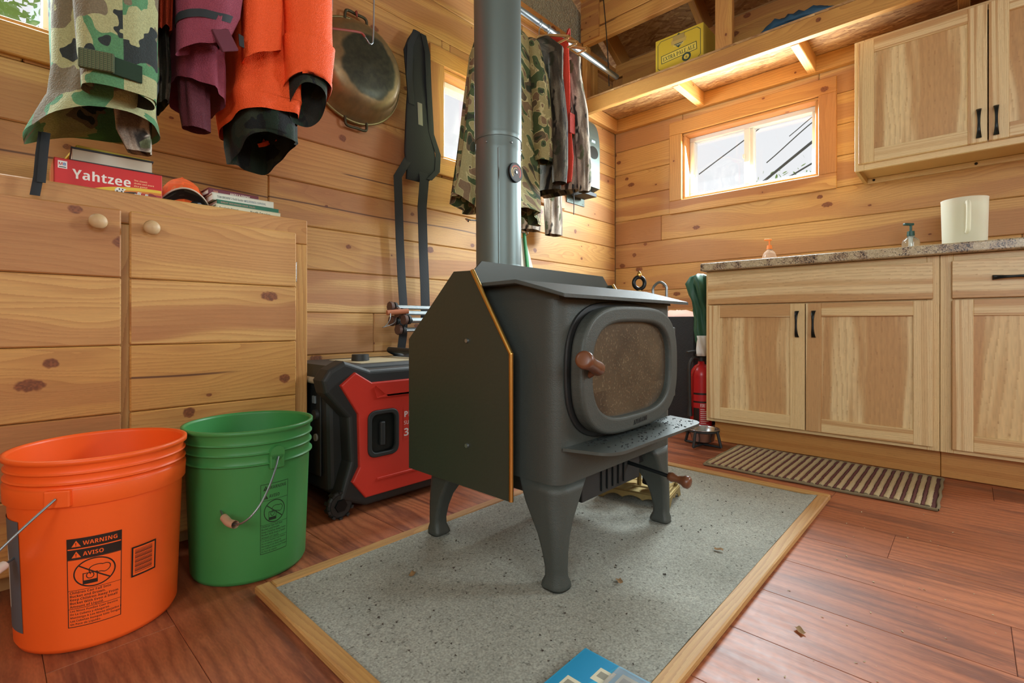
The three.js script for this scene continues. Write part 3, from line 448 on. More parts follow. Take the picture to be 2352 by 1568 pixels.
// ---------------------------------------------------------------- wood stove
const font = await new FontLoader().loadAsync('fonts/droid/droid_sans_bold.typeface.json');
const fontSerif = await new FontLoader().loadAsync('fonts/droid/droid_serif_bold.typeface.json');
const text3 = (s, size, depth, f = font) => { const g = new TextGeometry(s, { font: f, size, depth, curveSegments: 3, bevelEnabled: false }); g.computeBoundingBox(); const b = g.boundingBox; g.translate(-(b.min.x + b.max.x) / 2, -(b.min.y + b.max.y) / 2, 0); return g; };
{
  const s = thing('wood_stove', 'black cast wood stove with arched glass door and ash shelf', 'stove');
  const zc = 2.006, soot = tex(512, 512, (u, v) => { const a = fbm(u * 6, v * 6, 1100, 0, 0, 4), b = sst(0.7, 0.9, vn(u * 130, v * 130, 1110)); let c = mix([66, 57, 46], [92, 80, 62], a); c = mix(c, [52, 44, 36], 0.6 * sst(0.4, 0.75, fbm(u * 4, v * 4, 1120, 0, 0, 5))); return mix(c, [150, 136, 110], b * 0.4); });
  const plan = (x0, x1, z0, z1, r) => { const q = new THREE.Shape(); q.moveTo(x0, -z0); q.lineTo(x1 - r, -z0); q.quadraticCurveTo(x1, -z0, x1, -z0 - r); q.lineTo(x1, -z1 + r); q.quadraticCurveTo(x1, -z1, x1 - r, -z1); q.lineTo(x0, -z1); q.closePath(); return q; };
  const up = (shape, y0, y1) => { const g = new THREE.ExtrudeGeometry(shape, { depth: y1 - y0, bevelEnabled: false, curveSegments: 16 }); g.rotateX(-Math.PI / 2); g.translate(0, y0, 0); return g; };
  mesh('firebox', merge(up(plan(0.765, 1.24, 1.722, 2.29, 0.045), 0.25, 0.585), up(plan(0.86, 1.24, 1.722, 2.29, 0.045), 0.585, 0.672), put(extrude(poly([[0.765, 0.585], [0.86, 0.585], [0.86, 0.672]]), 0.568), 0, 0, 1.722), up(plan(0.7, 0.874, 1.935, 2.103, 0.02), 0.585, 0.712), put(extrude(poly([[0.93, 0.67], [1.238, 0.67], [1.236, 0.682], [1.136, 0.709], [0.93, 0.706]]), 0.556), 0, 0, 1.728)), M.iron, s);
  mesh('ash_drawer', merge(rbox(0.86, 0.17, 1.86, 1.205, 0.25, 2.15, 0.003), rbox(0.88, 0.2, 1.76, 1.19, 0.249, 1.85, 0.003), rbox(0.88, 0.2, 2.16, 1.19, 0.249, 2.25, 0.003)), M.black, s);
  const gridM = M.darkMetal; for (let i = 0; i < 5; i++) mesh('drawer_bar', box(1.2055, 0.18, 1.95 + i * 0.028, 1.209, 0.24, 1.955 + i * 0.028), gridM, s);
  // legs: tapering curved corner legs
  const secs = [[0.2495, 0.125, 0.115], [0.225, 0.117, 0.1], [0.195, 0.105, 0.082], [0.165, 0.088, 0.064], [0.13, 0.068, 0.05], [0.095, 0.055, 0.044], [0.06, 0.046, 0.042], [0.04, 0.046, 0.043], [0.026, 0.052, 0.048], [0.018, 0.054, 0.05], [0.0135, 0.05, 0.046]];
  for (const sx of [1, -1]) for (const sz of [1, -1]) {
    const rings = secs.map(([y, a, b], j) => {
      const f = j > 7 ? 0.004 : 0, X1 = 0.24 + f, Z1 = 0.284 + f, X0 = X1 - a - f, Z0 = Z1 - b - f, pts = [], R = Math.min(0.04, a * 0.5, b * 0.5), r = Math.min(0.012, a * 0.3, b * 0.3);
      const arc = (cx, cz, rad, t0) => { for (let k = 0; k <= 4; k++) { const t = t0 + k * Math.PI / 8; pts.push([cx + Math.cos(t) * rad, cz + Math.sin(t) * rad]); } };
      arc(X1 - R, Z1 - R, R, 0); arc(X0 + r, Z1 - r, r, Math.PI / 2); arc(X0 + r, Z0 + r, r, Math.PI); arc(X1 - r, Z0 + r, r, Math.PI * 1.5);
      const q = pts.map(([x, z]) => V(1.0 + sx * x, y, zc + sz * z)); return sx * sz < 0 ? q.reverse() : q;
    });
    mesh('leg', loft(rings, { capStart: true, capEnd: true }), M.iron, s);
  }
  // top plate with drooping front
  const prof = poly([[0.925, 0.7155], [1.137, 0.719], [1.21, 0.7], [1.278, 0.681], [1.278, 0.673], [1.21, 0.691], [1.135, 0.7095], [0.925, 0.7065]]);
  mesh('top_plate', put(extrude(prof, 0.63, 0.0015, 1), 0, 0, zc - 0.315), std('#4a4e4a', 0.62, { metalness: 0.2, bumpMap: rep(noiseTex, 8, 8), bumpScale: 0.001 }), s);
  const defl = onX(extrude(poly([[-2.325, 0.72], [-1.687, 0.72], [-1.687, 0.742], [-1.725, 0.776], [-2.292, 0.776], [-2.325, 0.745]]), 0.004), 0); put(defl, 0.99, 0, 0); mesh('rear_deflector', defl, M.sheet, s);
  // side heat shields with brass edging
  const out = [[0.739, 0.205], [1.136, 0.205], [1.136, 0.545], [1.004, 0.748], [0.935, 0.75], [0.739, 0.572]];
  for (const sz of [1, -1]) {
    const z = zc + sz * 0.327, sh = mesh('heat_shield', put(extrude(poly(out), 0.004, 0.0008, 1), 0, 0, z), std('#414539', 0.42, { metalness: 0.35, bumpMap: rep(noiseTex, 1, 1), bumpScale: 0.0004 }), s);
    const edge = (a, b) => { const g = rod([a[0], a[1], z + 0.003], [b[0], b[1], z + 0.003], 0.0058, 10); return g; };
    mesh('brass_edging', merge(edge([1.138, 0.207], [1.138, 0.546]), edge([1.138, 0.546], [1.006, 0.748]), put(new THREE.SphereGeometry(0.0058, 10, 8), 1.138, 0.546, z + 0.003)), M.brass, sh);
    for (const y of [0.573, 0.311]) mesh('bolt', put(cyl(0.0062, 0.0056, 0.006, 6), 0.989, y, z + (sz > 0 ? 0.006 : -0.002), Math.PI / 2), M.zinc, sh);
  }
  // door: rounded ring, sooty pane, hinges, wooden handle, maker's lettering
  const se = (a, b, n = 3.5, N = 64) => Array.from({ length: N }, (_, i) => { const t = i / N * Math.PI * 2, c = Math.cos(t), q = Math.sin(t); return [-2.018 + a * Math.sign(c) * Math.abs(c) ** (2 / n), 0.503 + b * Math.sign(q) * Math.abs(q) ** (2 / (n - 0.7))]; });
  mesh('door_seat', onX(extrude(poly(se(0.252, 0.168)), 0.008, 0.003), 1.238), M.black, s);
  const door = mesh('door', onX(extrude(poly(se(0.243, 0.158), [se(0.196, 0.117).reverse()]), 0.036, 0.009, 4), 1.247), M.iron, s);
  const gl = new THREE.ShapeGeometry(poly(se(0.2, 0.121)), 12); { const p = gl.attributes.position, uv = gl.attributes.uv; for (let i = 0; i < p.count; i++) uv.setXY(i, p.getX(i) * 2.2, p.getY(i) * 2.2); }
  mesh('glass_pane', onX(merge(gl, put(gl.clone(), 0, 0, -0.004)), 1.266), std('#ffffff', 0.28, { map: soot }), door);
  mesh('handle', merge(rod([1.28, 0.5, 2.232], [1.302, 0.514, 2.228], 0.008), (() => { const g = lathe([[0, 0], [0.012, 0], [0.0165, 0.008], [0.0155, 0.03], [0.014, 0.055], [0.017, 0.085], [0.0195, 0.1], [0.0185, 0.11], [0.012, 0.113], [0, 0.113]], 28); g.applyQuaternion(new THREE.Quaternion().setFromUnitVectors(V(0, 1, 0), V(0.03, 0.029, 0.103).normalize())); g.translate(1.302, 0.514, 2.224); return g; })()), M.walnut, door);
  for (const y of [0.575, 0.43]) mesh('hinge', rbox(1.242, y - 0.03, 1.758, 1.268, y + 0.03, 1.777, 0.004), M.iron, door);
  const t = text3('AVALON', 0.0115, 0.0012, fontSerif); mesh('lettering', onX(put(t, -2.0, 0.3665, 0, 0, 0, 0.05), 1.2832), M.black, door);
  // ash shelf with ash and char crumbs
  const ls = new THREE.Shape(); ls.moveTo(1.24, -2.275); ls.lineTo(1.315, -2.252); ls.quadraticCurveTo(1.352, -2.24, 1.354, -2.19); ls.lineTo(1.354, -1.81); ls.quadraticCurveTo(1.352, -1.76, 1.315, -1.752); ls.lineTo(1.24, -1.735); ls.closePath();
  const lip = mesh('ash_shelf', up(ls, 0.329, 0.336), std('#4e5450', 0.45, { metalness: 0.4, bumpMap: noiseTex, bumpScale: 0.0005 }), s);
  const ash = []; for (let i = 0; i < 190; i++) { const r = rnd(0.001, 0.0036), g = new THREE.TetrahedronGeometry(r, 0); g.scale(rnd(0.7, 2), 0.6, rnd(0.7, 1.4)); ash.push(put(g, 1.25 + 0.095 * Math.pow(rnd(), 1.6), 0.3368, rnd(1.77, 2.22), 0, rnd(0, 6), 0)); }
  mesh('ash_crumbs', merge(...ash), std('#161616', 0.95), lip).userData.kind = 'stuff';
  const dm = mesh('air_control', rod([1.12, 0.236, 1.93], [1.33, 0.208, 1.916], 0.0055), M.darkMetal, s);
  mesh('wooden_knob', (() => { const g = lathe([[0, 0], [0.01, 0], [0.0125, 0.01], [0.009, 0.025], [0.012, 0.038], [0.0165, 0.045], [0.0165, 0.055], [0.01, 0.06], [0, 0.06]], 24); g.applyQuaternion(new THREE.Quaternion().setFromUnitVectors(V(0, 1, 0), V(0.21, -0.028, -0.014).normalize())); g.translate(1.32, 0.2095, 1.9165); return g; })(), M.walnut, dm);
}
{
  const p = thing('stove_pipe', 'tall matte black stove pipe rising from the wood stove', 'stove pipe', [0.787, 0.7135, 2.019]);
  p.rotation.set(0.004, 0, 0.004);
  mesh('collar', lathe([[0.0765, 0.0065], [0.0775, 0.01], [0.0775, 0.075], [0.074, 0.08], [0.0735, 0.09]], 48), M.pipe, p);
  mesh('lower_section', lathe([[0.0735, 0.01], [0.0735, 0.45], [0.0755, 0.455], [0.0735, 0.46], [0.0735, 0.498]], 48), M.pipe, p);
  mesh('upper_section', lathe([[0.073, 0.49], [0.0765, 0.49], [0.0765, 0.505], [0.0758, 0.51], [0.0765, 0.518], [0.0765, 2.74]], 48), M.pipe, p);
  for (const a of [0.2, -0.9, 1.3]) for (const [y, r] of [[0.05, 0.0785], [0.47, 0.0745]]) mesh('screw', put(new THREE.SphereGeometry(0.0035, 8, 6), Math.cos(a) * r, y, Math.sin(a) * r), M.zinc, p);
  mesh('seam', box(0.05, 0.02, 0.0505, 0.0535, 0.45, 0.0535), M.pipe, p);
  mesh('damper_handle', tube([[-0.04, 0.235, 0.06], [-0.052, 0.235, 0.085], [-0.048, 0.236, 0.1], [-0.03, 0.224, 0.105]], 0.0025, 20, 8), M.steel, p);
}
{
  const t = thing('pipe_thermometer', 'small round dial thermometer on the black stove pipe', 'thermometer', [0.787 + 0.0755, 1.09, 2.024], Math.PI / 2);
  mesh('case', put(cyl(0.031, 0.03, 0.006, 32), 0, 0, 0.002, Math.PI / 2), M.darkMetal, t);
  const face = canvasTex(256, 256, (c) => { c.fillStyle = '#2a241c'; c.fillRect(0, 0, 256, 256); c.lineWidth = 22; const arc = (r, a, b, col) => { c.strokeStyle = col; c.beginPath(); c.arc(128, 128, r, a, b); c.stroke(); }; arc(92, 2.3, 3.7, '#c9a84e'); arc(92, 3.7, 5.4, '#b5522e'); arc(92, 5.4, 7.0, '#c23324'); c.lineWidth = 12; arc(58, 2.4, 5, '#c8b070'); arc(58, 5, 6.9, '#9c3a28'); });
  mesh('dial', put(new THREE.CircleGeometry(0.028, 32), 0, 0, 0.0056), std('#ffffff', 0.4, { map: face }), t);
  mesh('pivot', put(cyl(0.004, 0.004, 0.003, 12), 0, 0, 0.0066, Math.PI / 2), M.steel, t);
}
// ---------------------------------------------------------------- buckets
const arcPatch = (r0, r1, y0, y1, mid, width, n = 12) => { const g = new THREE.CylinderGeometry(r1, r0, y1 - y0, n, 1, true, Math.PI / 2 - mid - width / 2, width); g.translate(0, (y0 + y1) / 2, 0); return g; };
const warnTex = (bg, ink, solid) => canvasTex(512, 1024, (c) => {
  c.fillStyle = bg; c.fillRect(0, 0, 512, 1024); c.strokeStyle = ink; c.fillStyle = ink; c.lineWidth = 8; c.strokeRect(6, 6, 500, 1012);
  c.textAlign = 'left'; c.textBaseline = 'middle';
  for (const [y, s] of [[0, 'WARNING'], [125, 'AVISO']]) { if (solid) { c.fillStyle = ink; c.fillRect(6, y + 6, 500, 112); } c.fillStyle = solid ? bg : ink; c.font = 'bold 66px sans-serif'; c.fillText(s, 150, y + 64); c.beginPath(); c.moveTo(90, y + 26); c.lineTo(134, y + 98); c.lineTo(46, y + 98); c.closePath(); c.fill(); c.fillStyle = solid ? ink : bg; c.font = 'bold 50px sans-serif'; c.fillText('!', 80, y + 72); }
  c.fillStyle = ink; c.fillRect(6, 244, 500, 6);
  c.lineWidth = 14; c.beginPath(); c.ellipse(256, 420, 190, 160, 0, 0, 7); c.stroke(); c.beginPath(); c.moveTo(110, 320); c.lineTo(400, 522); c.stroke();
  c.lineWidth = 9; c.strokeRect(150, 420, 130, 120); c.fillRect(150, 500, 130, 40); c.beginPath(); c.moveTo(220, 440); c.bezierCurveTo(160, 330, 300, 330, 330, 350); c.bezierCurveTo(420, 330, 420, 420, 360, 440); c.bezierCurveTo(330, 450, 320, 410, 270, 440); c.stroke(); c.beginPath(); c.arc(215, 450, 34, 0, 7); c.stroke();
  c.fillRect(6, 596, 500, 5); c.fillRect(6, 806, 500, 5); c.font = 'bold 37px sans-serif';
  ['Children Can Fall Into', 'Bucket and Drown.', 'Keep Children Away From', 'Bucket With Even a Small', 'Amount of Liquid.'].forEach((s, i) => c.fillText(s, 22, 624 + i * 40)); ['Los Ninos Pueden Caer Dentro', 'De La Cubeta y Ahogarse.', 'Mantenga A Los Ninos Alejados De', 'Las Cubetas Aunque Solo Tengan', 'Un Poco de Liquido.'].forEach((s, i) => { c.font = 'bold 31px sans-serif'; c.fillText(s, 22, 834 + i * 38); });
});
function bucket(label, pos, hex, ink, collar, ear, labelAt, labelW, labelY, bailTip) {
  const b = thing('plastic_bucket', label, 'bucket', pos), m = std(hex, 0.42), wall = (y) => 0.131 + 0.0135 * y / 0.36;
  const p = [[0, 0.006], [0.124, 0.006], [wall(0.02) - 0.003, 0.012], [wall(0.36) - 0.003, 0.358], [wall(0.36), 0.365], [wall(0.36) + 0.006, 0.364], [wall(0.36) + 0.006, 0.356], [wall(0.36), 0.354]];
  const fl = (y, w = 0.005) => p.push([wall(y), y + 0.003], [wall(y) + w, y + 0.002], [wall(y) + w, y - 0.001], [wall(y), y - 0.002]);
  if (collar) { fl(0.338, 0.004); fl(0.32, 0.005); p.push([wall(0.31), 0.31], [wall(0.31) + 0.006, 0.309], [wall(0.28) + 0.006, 0.278], [wall(0.278), 0.277]); } else { fl(0.331); fl(0.308); fl(0.283, 0.007); }
  p.push([wall(0.02), 0.012], [0.127, 0.002], [0.12, 0], [0, 0]);
  mesh('shell', lathe(p, 64), m, b);
  const R = wall(0.2) + 0.0006, y0 = labelY - 0.084, y1 = labelY + 0.084;
  mesh('warning_label', arcPatch(wall(y0) + 0.0006, wall(y1) + 0.0006, y0, y1, labelAt, labelW / R), std('#ffffff', 0.45, { map: warnTex(hex, ink, collar) }), b);
  for (const a of [ear, ear + Math.PI]) { const e = collar ? rbox(-0.02, -0.018, -0.004, 0.02, 0.014, 0.006, 0.003) : merge(rbox(-0.017, -0.028, -0.004, 0.017, 0.008, 0.008, 0.003), put(cyl(0.017, 0.017, 0.012, 24), 0, 0.008, 0.002, Math.PI / 2)); const q = mesh('ear', e, m, b), r = wall(0.3) + (collar ? 0.006 : 0.003); q.position.set(Math.cos(a) * r, 0.298, Math.sin(a) * r); q.rotation.y = Math.PI / 2 - a; }
  // wire bail hanging down over the front
  const r = wall(0.3) + 0.014, A = V(Math.cos(ear) * r, 0.298, Math.sin(ear) * r), B = V(-A.x, 0.298, -A.z), T = V(...bailTip), dir = T.clone().setY(0).normalize(), P = [];
  for (let i = 0; i <= 16; i++) { const t = i / 16 * Math.PI, k = Math.cos(t), s = Math.sin(t); P.push([A.x * k + T.x * s * 1.0, 0.298 + (T.y - 0.298) * s, A.z * k + T.z * s]); }
  const bl = mesh('bail', tube(P, 0.0022, 60, 8), M.zinc, b);
  mesh('grip', tube(P.slice(7, 10), 0.0085, 14, 12), std(collar ? '#d9d2c4' : '#c9a486', 0.5), bl);
  return b;
}
const ob = bucket('bright orange plastic bucket with black warning label in the foreground', [0.566, 0.0005, 2.992], '#fc6420', '#241a16', true, 0.55, 0.2, 0.082, 0.133, [0.09, 0.175, 0.165]);
{ const bar = canvasTex(128, 192, (c) => { c.fillStyle = '#1c1512'; c.fillRect(0, 0, 128, 192); c.fillStyle = '#fc6420'; c.fillRect(8, 10, 112, 172); c.fillStyle = '#1c1512'; for (let y = 20; y < 172; y += 7) c.fillRect(16, y, 90, 2 + (y * 7) % 4); });
  mesh('barcode', arcPatch(0.1374, 0.1397, 0.115, 0.175, -0.37, 0.33), std('#ffffff', 0.45, { map: bar }), ob);
  const gl = canvasTex(128, 512, (c) => { c.fillStyle = '#5d6068'; c.fillRect(0, 0, 128, 512); c.fillStyle = '#cfcfcc'; c.beginPath(); c.moveTo(10, 60); c.quadraticCurveTo(90, 120, 70, 300); c.lineTo(70, 420); c.lineTo(10, 430); c.closePath(); c.fill(); });
  mesh('paper_label', arcPatch(0.1335, 0.1415, 0.04, 0.25, 1.5, 0.75), std('#ffffff', 0.6, { map: gl }), ob); }
bucket('green plastic bucket with warning label between the orange bucket and generator', [0.545, 0.0005, 2.692], '#3f8a48', '#16301c', false, -0.06, -0.06, 0.066, 0.15, [0.165, 0.175, 0.1]);

// ---------------------------------------------------------------- generator
{
  const g = thing('portable_generator', 'red and black portable generator on wheels against the plank wall', 'generator', [0, 0, 2.12]);
  const sym = (L) => [...L, ...L.slice().reverse().map(([a, b]) => [-a, b])].map(([a, b]) => [-a, b]);
  const blk = std('#262827', 0.55), red = std('#c43426', 0.38);
  const end = sym([[0.28, 0.478], [0.3, 0.44], [0.292, 0.08], [0.25, 0.045]]);
  mesh('housing', onX(extrude(poly(end), 0.34, 0.02, 3), 0.07), blk, g);
  const frame = sym([[0.267, 0.497], [0.318, 0.472], [0.34, 0.44], [0.33, 0.4], [0.256, 0.315], [0.248, 0.174], [0.285, 0.06], [0.19, 0.02]]);
  frame.splice(1, 0); const top = [[-0.175, 0.462], [0.175, 0.462]];
  const fs = [...frame.slice(0, 8), ...frame.slice(8)]; fs.push(...[[0.175, 0.464], [-0.175, 0.464]]);
  mesh('side_frame', onX(extrude(poly(fs), 0.075, 0.014, 4), 0.392), blk, g); mesh('side_frame', onX(extrude(poly(fs), 0.06, 0.012, 3), 0.04), blk, g);
  const rp = sym([[0.177, 0.423], [0.236, 0.46], [0.286, 0.422], [0.226, 0.325], [0.222, 0.155], [0.247, 0.112], [0.2, 0.052]]);
  const hole = (r, x0, y0, x1, y1) => roundRect(x0, y0, x1, y1, r).getPoints(6);
  const rs = poly(rp); rs.holes.push(new THREE.Path(hole(0.03, -0.192, 0.178, -0.078, 0.328).reverse()));
  const panel = mesh('side_panel', onX(extrude(rs, 0.018, 0.004, 2), 0.462), red, g);
  const rf = roundRect(-0.194, 0.176, -0.076, 0.33, 0.032); rf.holes.push(new THREE.Path(hole(0.024, -0.18, 0.19, -0.09, 0.316).reverse()));
  const rc = mesh('recess_frame', onX(extrude(rf, 0.012, 0.003, 2), 0.472), blk, g);
  mesh('recess', merge(box(0.466, 0.178, 0.078, 0.468, 0.328, 0.192)), std('#161a18', 0.4), rc);
  mesh('starter_handle', merge(rbox(0.468, 0.21, 0.128, 0.482, 0.29, 0.146, 0.005)), blk, rc);
  mesh('embossed_rib', merge(onX(extrude(poly([[-0.16, 0.372], [-0.125, 0.38], [0.1, 0.38], [0.1, 0.372], [-0.12, 0.372], [-0.165, 0.41], [-0.17, 0.406]]), 0.004, 0.001, 1), 0.479), onX(extrude(poly([[-0.16, 0.1], [0.15, 0.1], [0.15, 0.108], [-0.16, 0.108]]), 0.004, 0.001, 1), 0.479)), red, panel);
  const tt = canvasTex(512, 320, (c) => { c.fillStyle = '#c43426'; c.fillRect(0, 0, 512, 320); c.fillStyle = '#d8d4d0'; c.textBaseline = 'middle'; c.font = 'bold 84px sans-serif'; c.fillText('PREDATOR', 4, 60, 480); c.font = '52px sans-serif'; c.fillText('SUPER QUIET', 4, 150); c.font = 'bold 110px sans-serif'; c.fillText('3500', 4, 250); });
  const tp = new THREE.PlaneGeometry(0.18, 0.105); mesh('lettering', put(tp, 0.4806, 0.27, -0.033, 0, Math.PI / 2, 0), std('#ffffff', 0.38, { map: tt }), panel);
  for (const x of [0.452, 0.06]) { const w = mesh('wheel', merge(put(new THREE.TorusGeometry(0.034, 0.009, 10, 28), x, 0.0435, 0.278, 0, Math.PI / 2), put(cyl(0.034, 0.034, 0.022, 24), x, 0.0435, 0.278, 0, 0, Math.PI / 2)), blk, g); for (let i = 0; i < 10; i++) { const a = i * 0.6283; mesh('tread', box(x - 0.014, -0.004, -0.005, x + 0.014, 0.003, 0.005).translate(0, 0.041, 0).rotateX(a).translate(0, 0.0435, 0.278), blk, w); } mesh('hub', merge(put(cyl(0.022, 0.02, 0.006, 6), x + 0.013, 0.0435, 0.278, 0, 0, -Math.PI / 2)), M.darkMetal, w); }
  for (const [x, z] of [[0.43, -0.24], [0.1, -0.24]]) mesh('foot', put(cyl(0.02, 0.018, 0.046, 16), x, 0.023, z), blk, g);
  mesh('fuel_cap', merge(put(cyl(0.032, 0.03, 0.022, 10), 0.27, 0.492, 0.1), put(cyl(0.024, 0.024, 0.012, 20), 0.27, 0.484, 0.1)), blk, g);
  mesh('top_label', box(0.15, 0.478, -0.12, 0.38, 0.4795, 0.16), std('#b9ad8c', 0.6), g);
  mesh('carry_handle', merge(rod([0.1, 0.47, -0.2], [0.12, 0.505, -0.12], 0.012), rod([0.12, 0.505, -0.12], [0.4, 0.505, -0.12], 0.012), rod([0.4, 0.505, -0.12], [0.42, 0.47, -0.2], 0.012)), blk, g);
  mesh('pull_bar', rod([0.1, 0.43, 0.307], [0.37, 0.43, 0.307], 0.011), std('#b7aa92', 0.5), g);
  const cp = mesh('control_panel', rbox(0.12, 0.12, 0.296, 0.375, 0.4, 0.304, 0.004), std('#1c1f1f', 0.5), g);
  mesh('dial', put(cyl(0.018, 0.016, 0.012, 20), 0.352, 0.32, 0.308, Math.PI / 2), blk, cp); mesh('socket', put(cyl(0.012, 0.012, 0.006, 16), 0.35, 0.245, 0.306, Math.PI / 2), std('#8d8c80', 0.5), cp); mesh('switch', rbox(0.33, 0.355, 0.303, 0.35, 0.38, 0.31, 0.002), std('#6c767c', 0.5), cp);
}
// black bag on the floor behind the stove
{ const R = []; for (let j = 0; j <= 8; j++) { const t = j / 8; R.push(Array.from({ length: 20 }, (_, k) => { const a = k / 20 * 6.2832, w = (0.09 + 0.03 * Math.sin(k * 3.1)) * Math.sqrt(1 - (t * 0.97) ** 2); return V(0.5 + Math.cos(a) * w * 0.9, 0.002 + 0.07 * t + 0.008 * Math.sin(k * 5 + j), 1.65 + Math.sin(a) * w * 1.3); })); } const g = mesh('plastic_bag', loft(R, { capEnd: true, capStart: true }), std('#191b1c', 0.3), scene); tag(g, 'crumpled black plastic bag on the floor behind the stove', 'bag'); }

// ---------------------------------------------------------------- games, books and cap on the cupboard shelf
{
  const y0 = 0.9405;
  const front = canvasTex(1024, 360, (c) => {
    c.fillStyle = '#d0201f'; c.fillRect(0, 0, 1024, 360); c.fillStyle = '#e8c23a'; c.beginPath(); c.moveTo(200, 360); c.quadraticCurveTo(420, 190, 1024, 190); c.lineTo(1024, 240); c.quadraticCurveTo(520, 250, 400, 360); c.fill(); c.fillStyle = '#d9822e'; c.beginPath(); c.moveTo(330, 360); c.quadraticCurveTo(480, 235, 1024, 225); c.lineTo(1024, 262); c.quadraticCurveTo(560, 270, 470, 360); c.fill(); c.fillStyle = '#3a2620'; c.beginPath(); c.moveTo(470, 360); c.quadraticCurveTo(580, 265, 760, 255); c.lineTo(760, 360); c.fill(); c.fillStyle = '#b23a3a'; c.fillRect(760, 255, 264, 105);
    c.fillStyle = '#f0eee8'; c.fillRect(24, 22, 82, 86); c.font = 'bold 46px sans-serif'; c.textBaseline = 'middle'; c.fillStyle = '#c02020'; c.fillText('M', 28, 58); c.fillStyle = '#2060a8'; c.fillText('B', 68, 58); c.fillStyle = '#333'; c.fillRect(34, 88, 62, 10);
    c.fillStyle = '#f2efe6'; c.font = 'bold 150px sans-serif'; c.fillText('Yahtzee', 150, 150, 560); c.fillStyle = '#f0c890'; c.font = 'bold 27px sans-serif'; ['The classic', 'shake and score', 'dice game!'].forEach((s, i) => c.fillText(s, 735, 110 + i * 34));
    const die = (x, y, s) => { c.fillStyle = '#f4f2ec'; c.beginPath(); c.moveTo(x, y); c.lineTo(x + s, y + s * 0.1); c.lineTo(x + s * 1.25, y - s * 0.2); c.lineTo(x + s * 0.3, y - s * 0.32); c.fill(); c.fillStyle = '#e2dfd6'; c.fillRect(x, y, s, s * 0.9); c.fillStyle = '#222'; for (const [a, b] of [[0.25, 0.2], [0.75, 0.2], [0.25, 0.7], [0.75, 0.7], [0.5, 0.45], [0.5, -0.1], [0.85, -0.1]]) { c.beginPath(); c.arc(x + a * s, y + b * s, s * 0.09, 0, 7); c.fill(); } }; die(545, 255, 90); die(730, 290, 50); die(770, 258, 36); die(850, 268, 30); c.fillStyle = '#8d2a2a'; c.beginPath(); c.ellipse(930, 275, 50, 26, 0.4, 0, 7); c.fill(); c.fillStyle = '#2f7c86'; c.fillRect(940, 312, 44, 32);
  });
  const t = thing('dice_game_box', 'red dice game box standing on the cupboard shelf under black binder', 'game box', [0.2, y0, 2.935], -0.02);
  mesh('lid', rbox(-0.085, 0, -0.108, 0.085, 0.081, 0.11, 0.002), std('#c4302a', 0.55), t);
  mesh('front_print', put(new THREE.PlaneGeometry(0.214, 0.077), 0.0856, 0.0405, 0.001, 0, Math.PI / 2, 0), std('#ffffff', 0.5, { map: front }), t);
  mesh('end_print', put(new THREE.PlaneGeometry(0.165, 0.077), 0, 0.0405, 0.1106), std('#ffffff', 0.55, { map: canvasTex(128, 64, (c) => { c.fillStyle = '#c8482c'; c.fillRect(0, 0, 128, 64); for (let i = 0; i < 30; i++) { c.fillStyle = ['#e0a040', '#d8b070', '#b03020', '#e8c890'][i % 4]; c.fillRect(rnd(0, 128), 0, 3, 64); } }) }), t);
}
function book(label, x, y, z, w, h, d, turn, cover, spine, name = 'book') {   // d along z (the spine), w along x, h thick
  const b = thing(name, label, name === 'book' ? 'book' : 'binder', [x, y, z], turn, 'books on the cupboard shelf');
  mesh('pages', box(-w / 2 + 0.003, h * 0.12, -d / 2 + 0.003, w / 2 - 0.004, h * 0.88, d / 2 - 0.003), std('#d8d2be', 0.9), b);
  const m = std(cover, 0.5); mesh('cover', merge(rbox(-w / 2, 0, -d / 2, w / 2, h * 0.12, d / 2, 0.0004, 1), rbox(-w / 2, h * 0.88, -d / 2, w / 2, h, d / 2, 0.0004, 1), rbox(w / 2 - 0.003, 0, -d / 2, w / 2, h, d / 2, 0.001, 1)), m, b);
  if (spine) mesh('spine_print', put(new THREE.PlaneGeometry(d * 0.97, h * 0.8), w / 2 + 0.0006, h / 2, 0, 0, Math.PI / 2, 0), std('#ffffff', 0.5, { map: canvasTex(1024, 64, (c) => { c.fillStyle = cover; c.fillRect(0, 0, 1024, 64); c.textBaseline = 'middle'; for (const [s, px, size, col] of spine) { c.fillStyle = col; c.font = `bold ${size}px sans-serif`; c.fillText(s, px, 34); } }) }), b);
  return b;
}
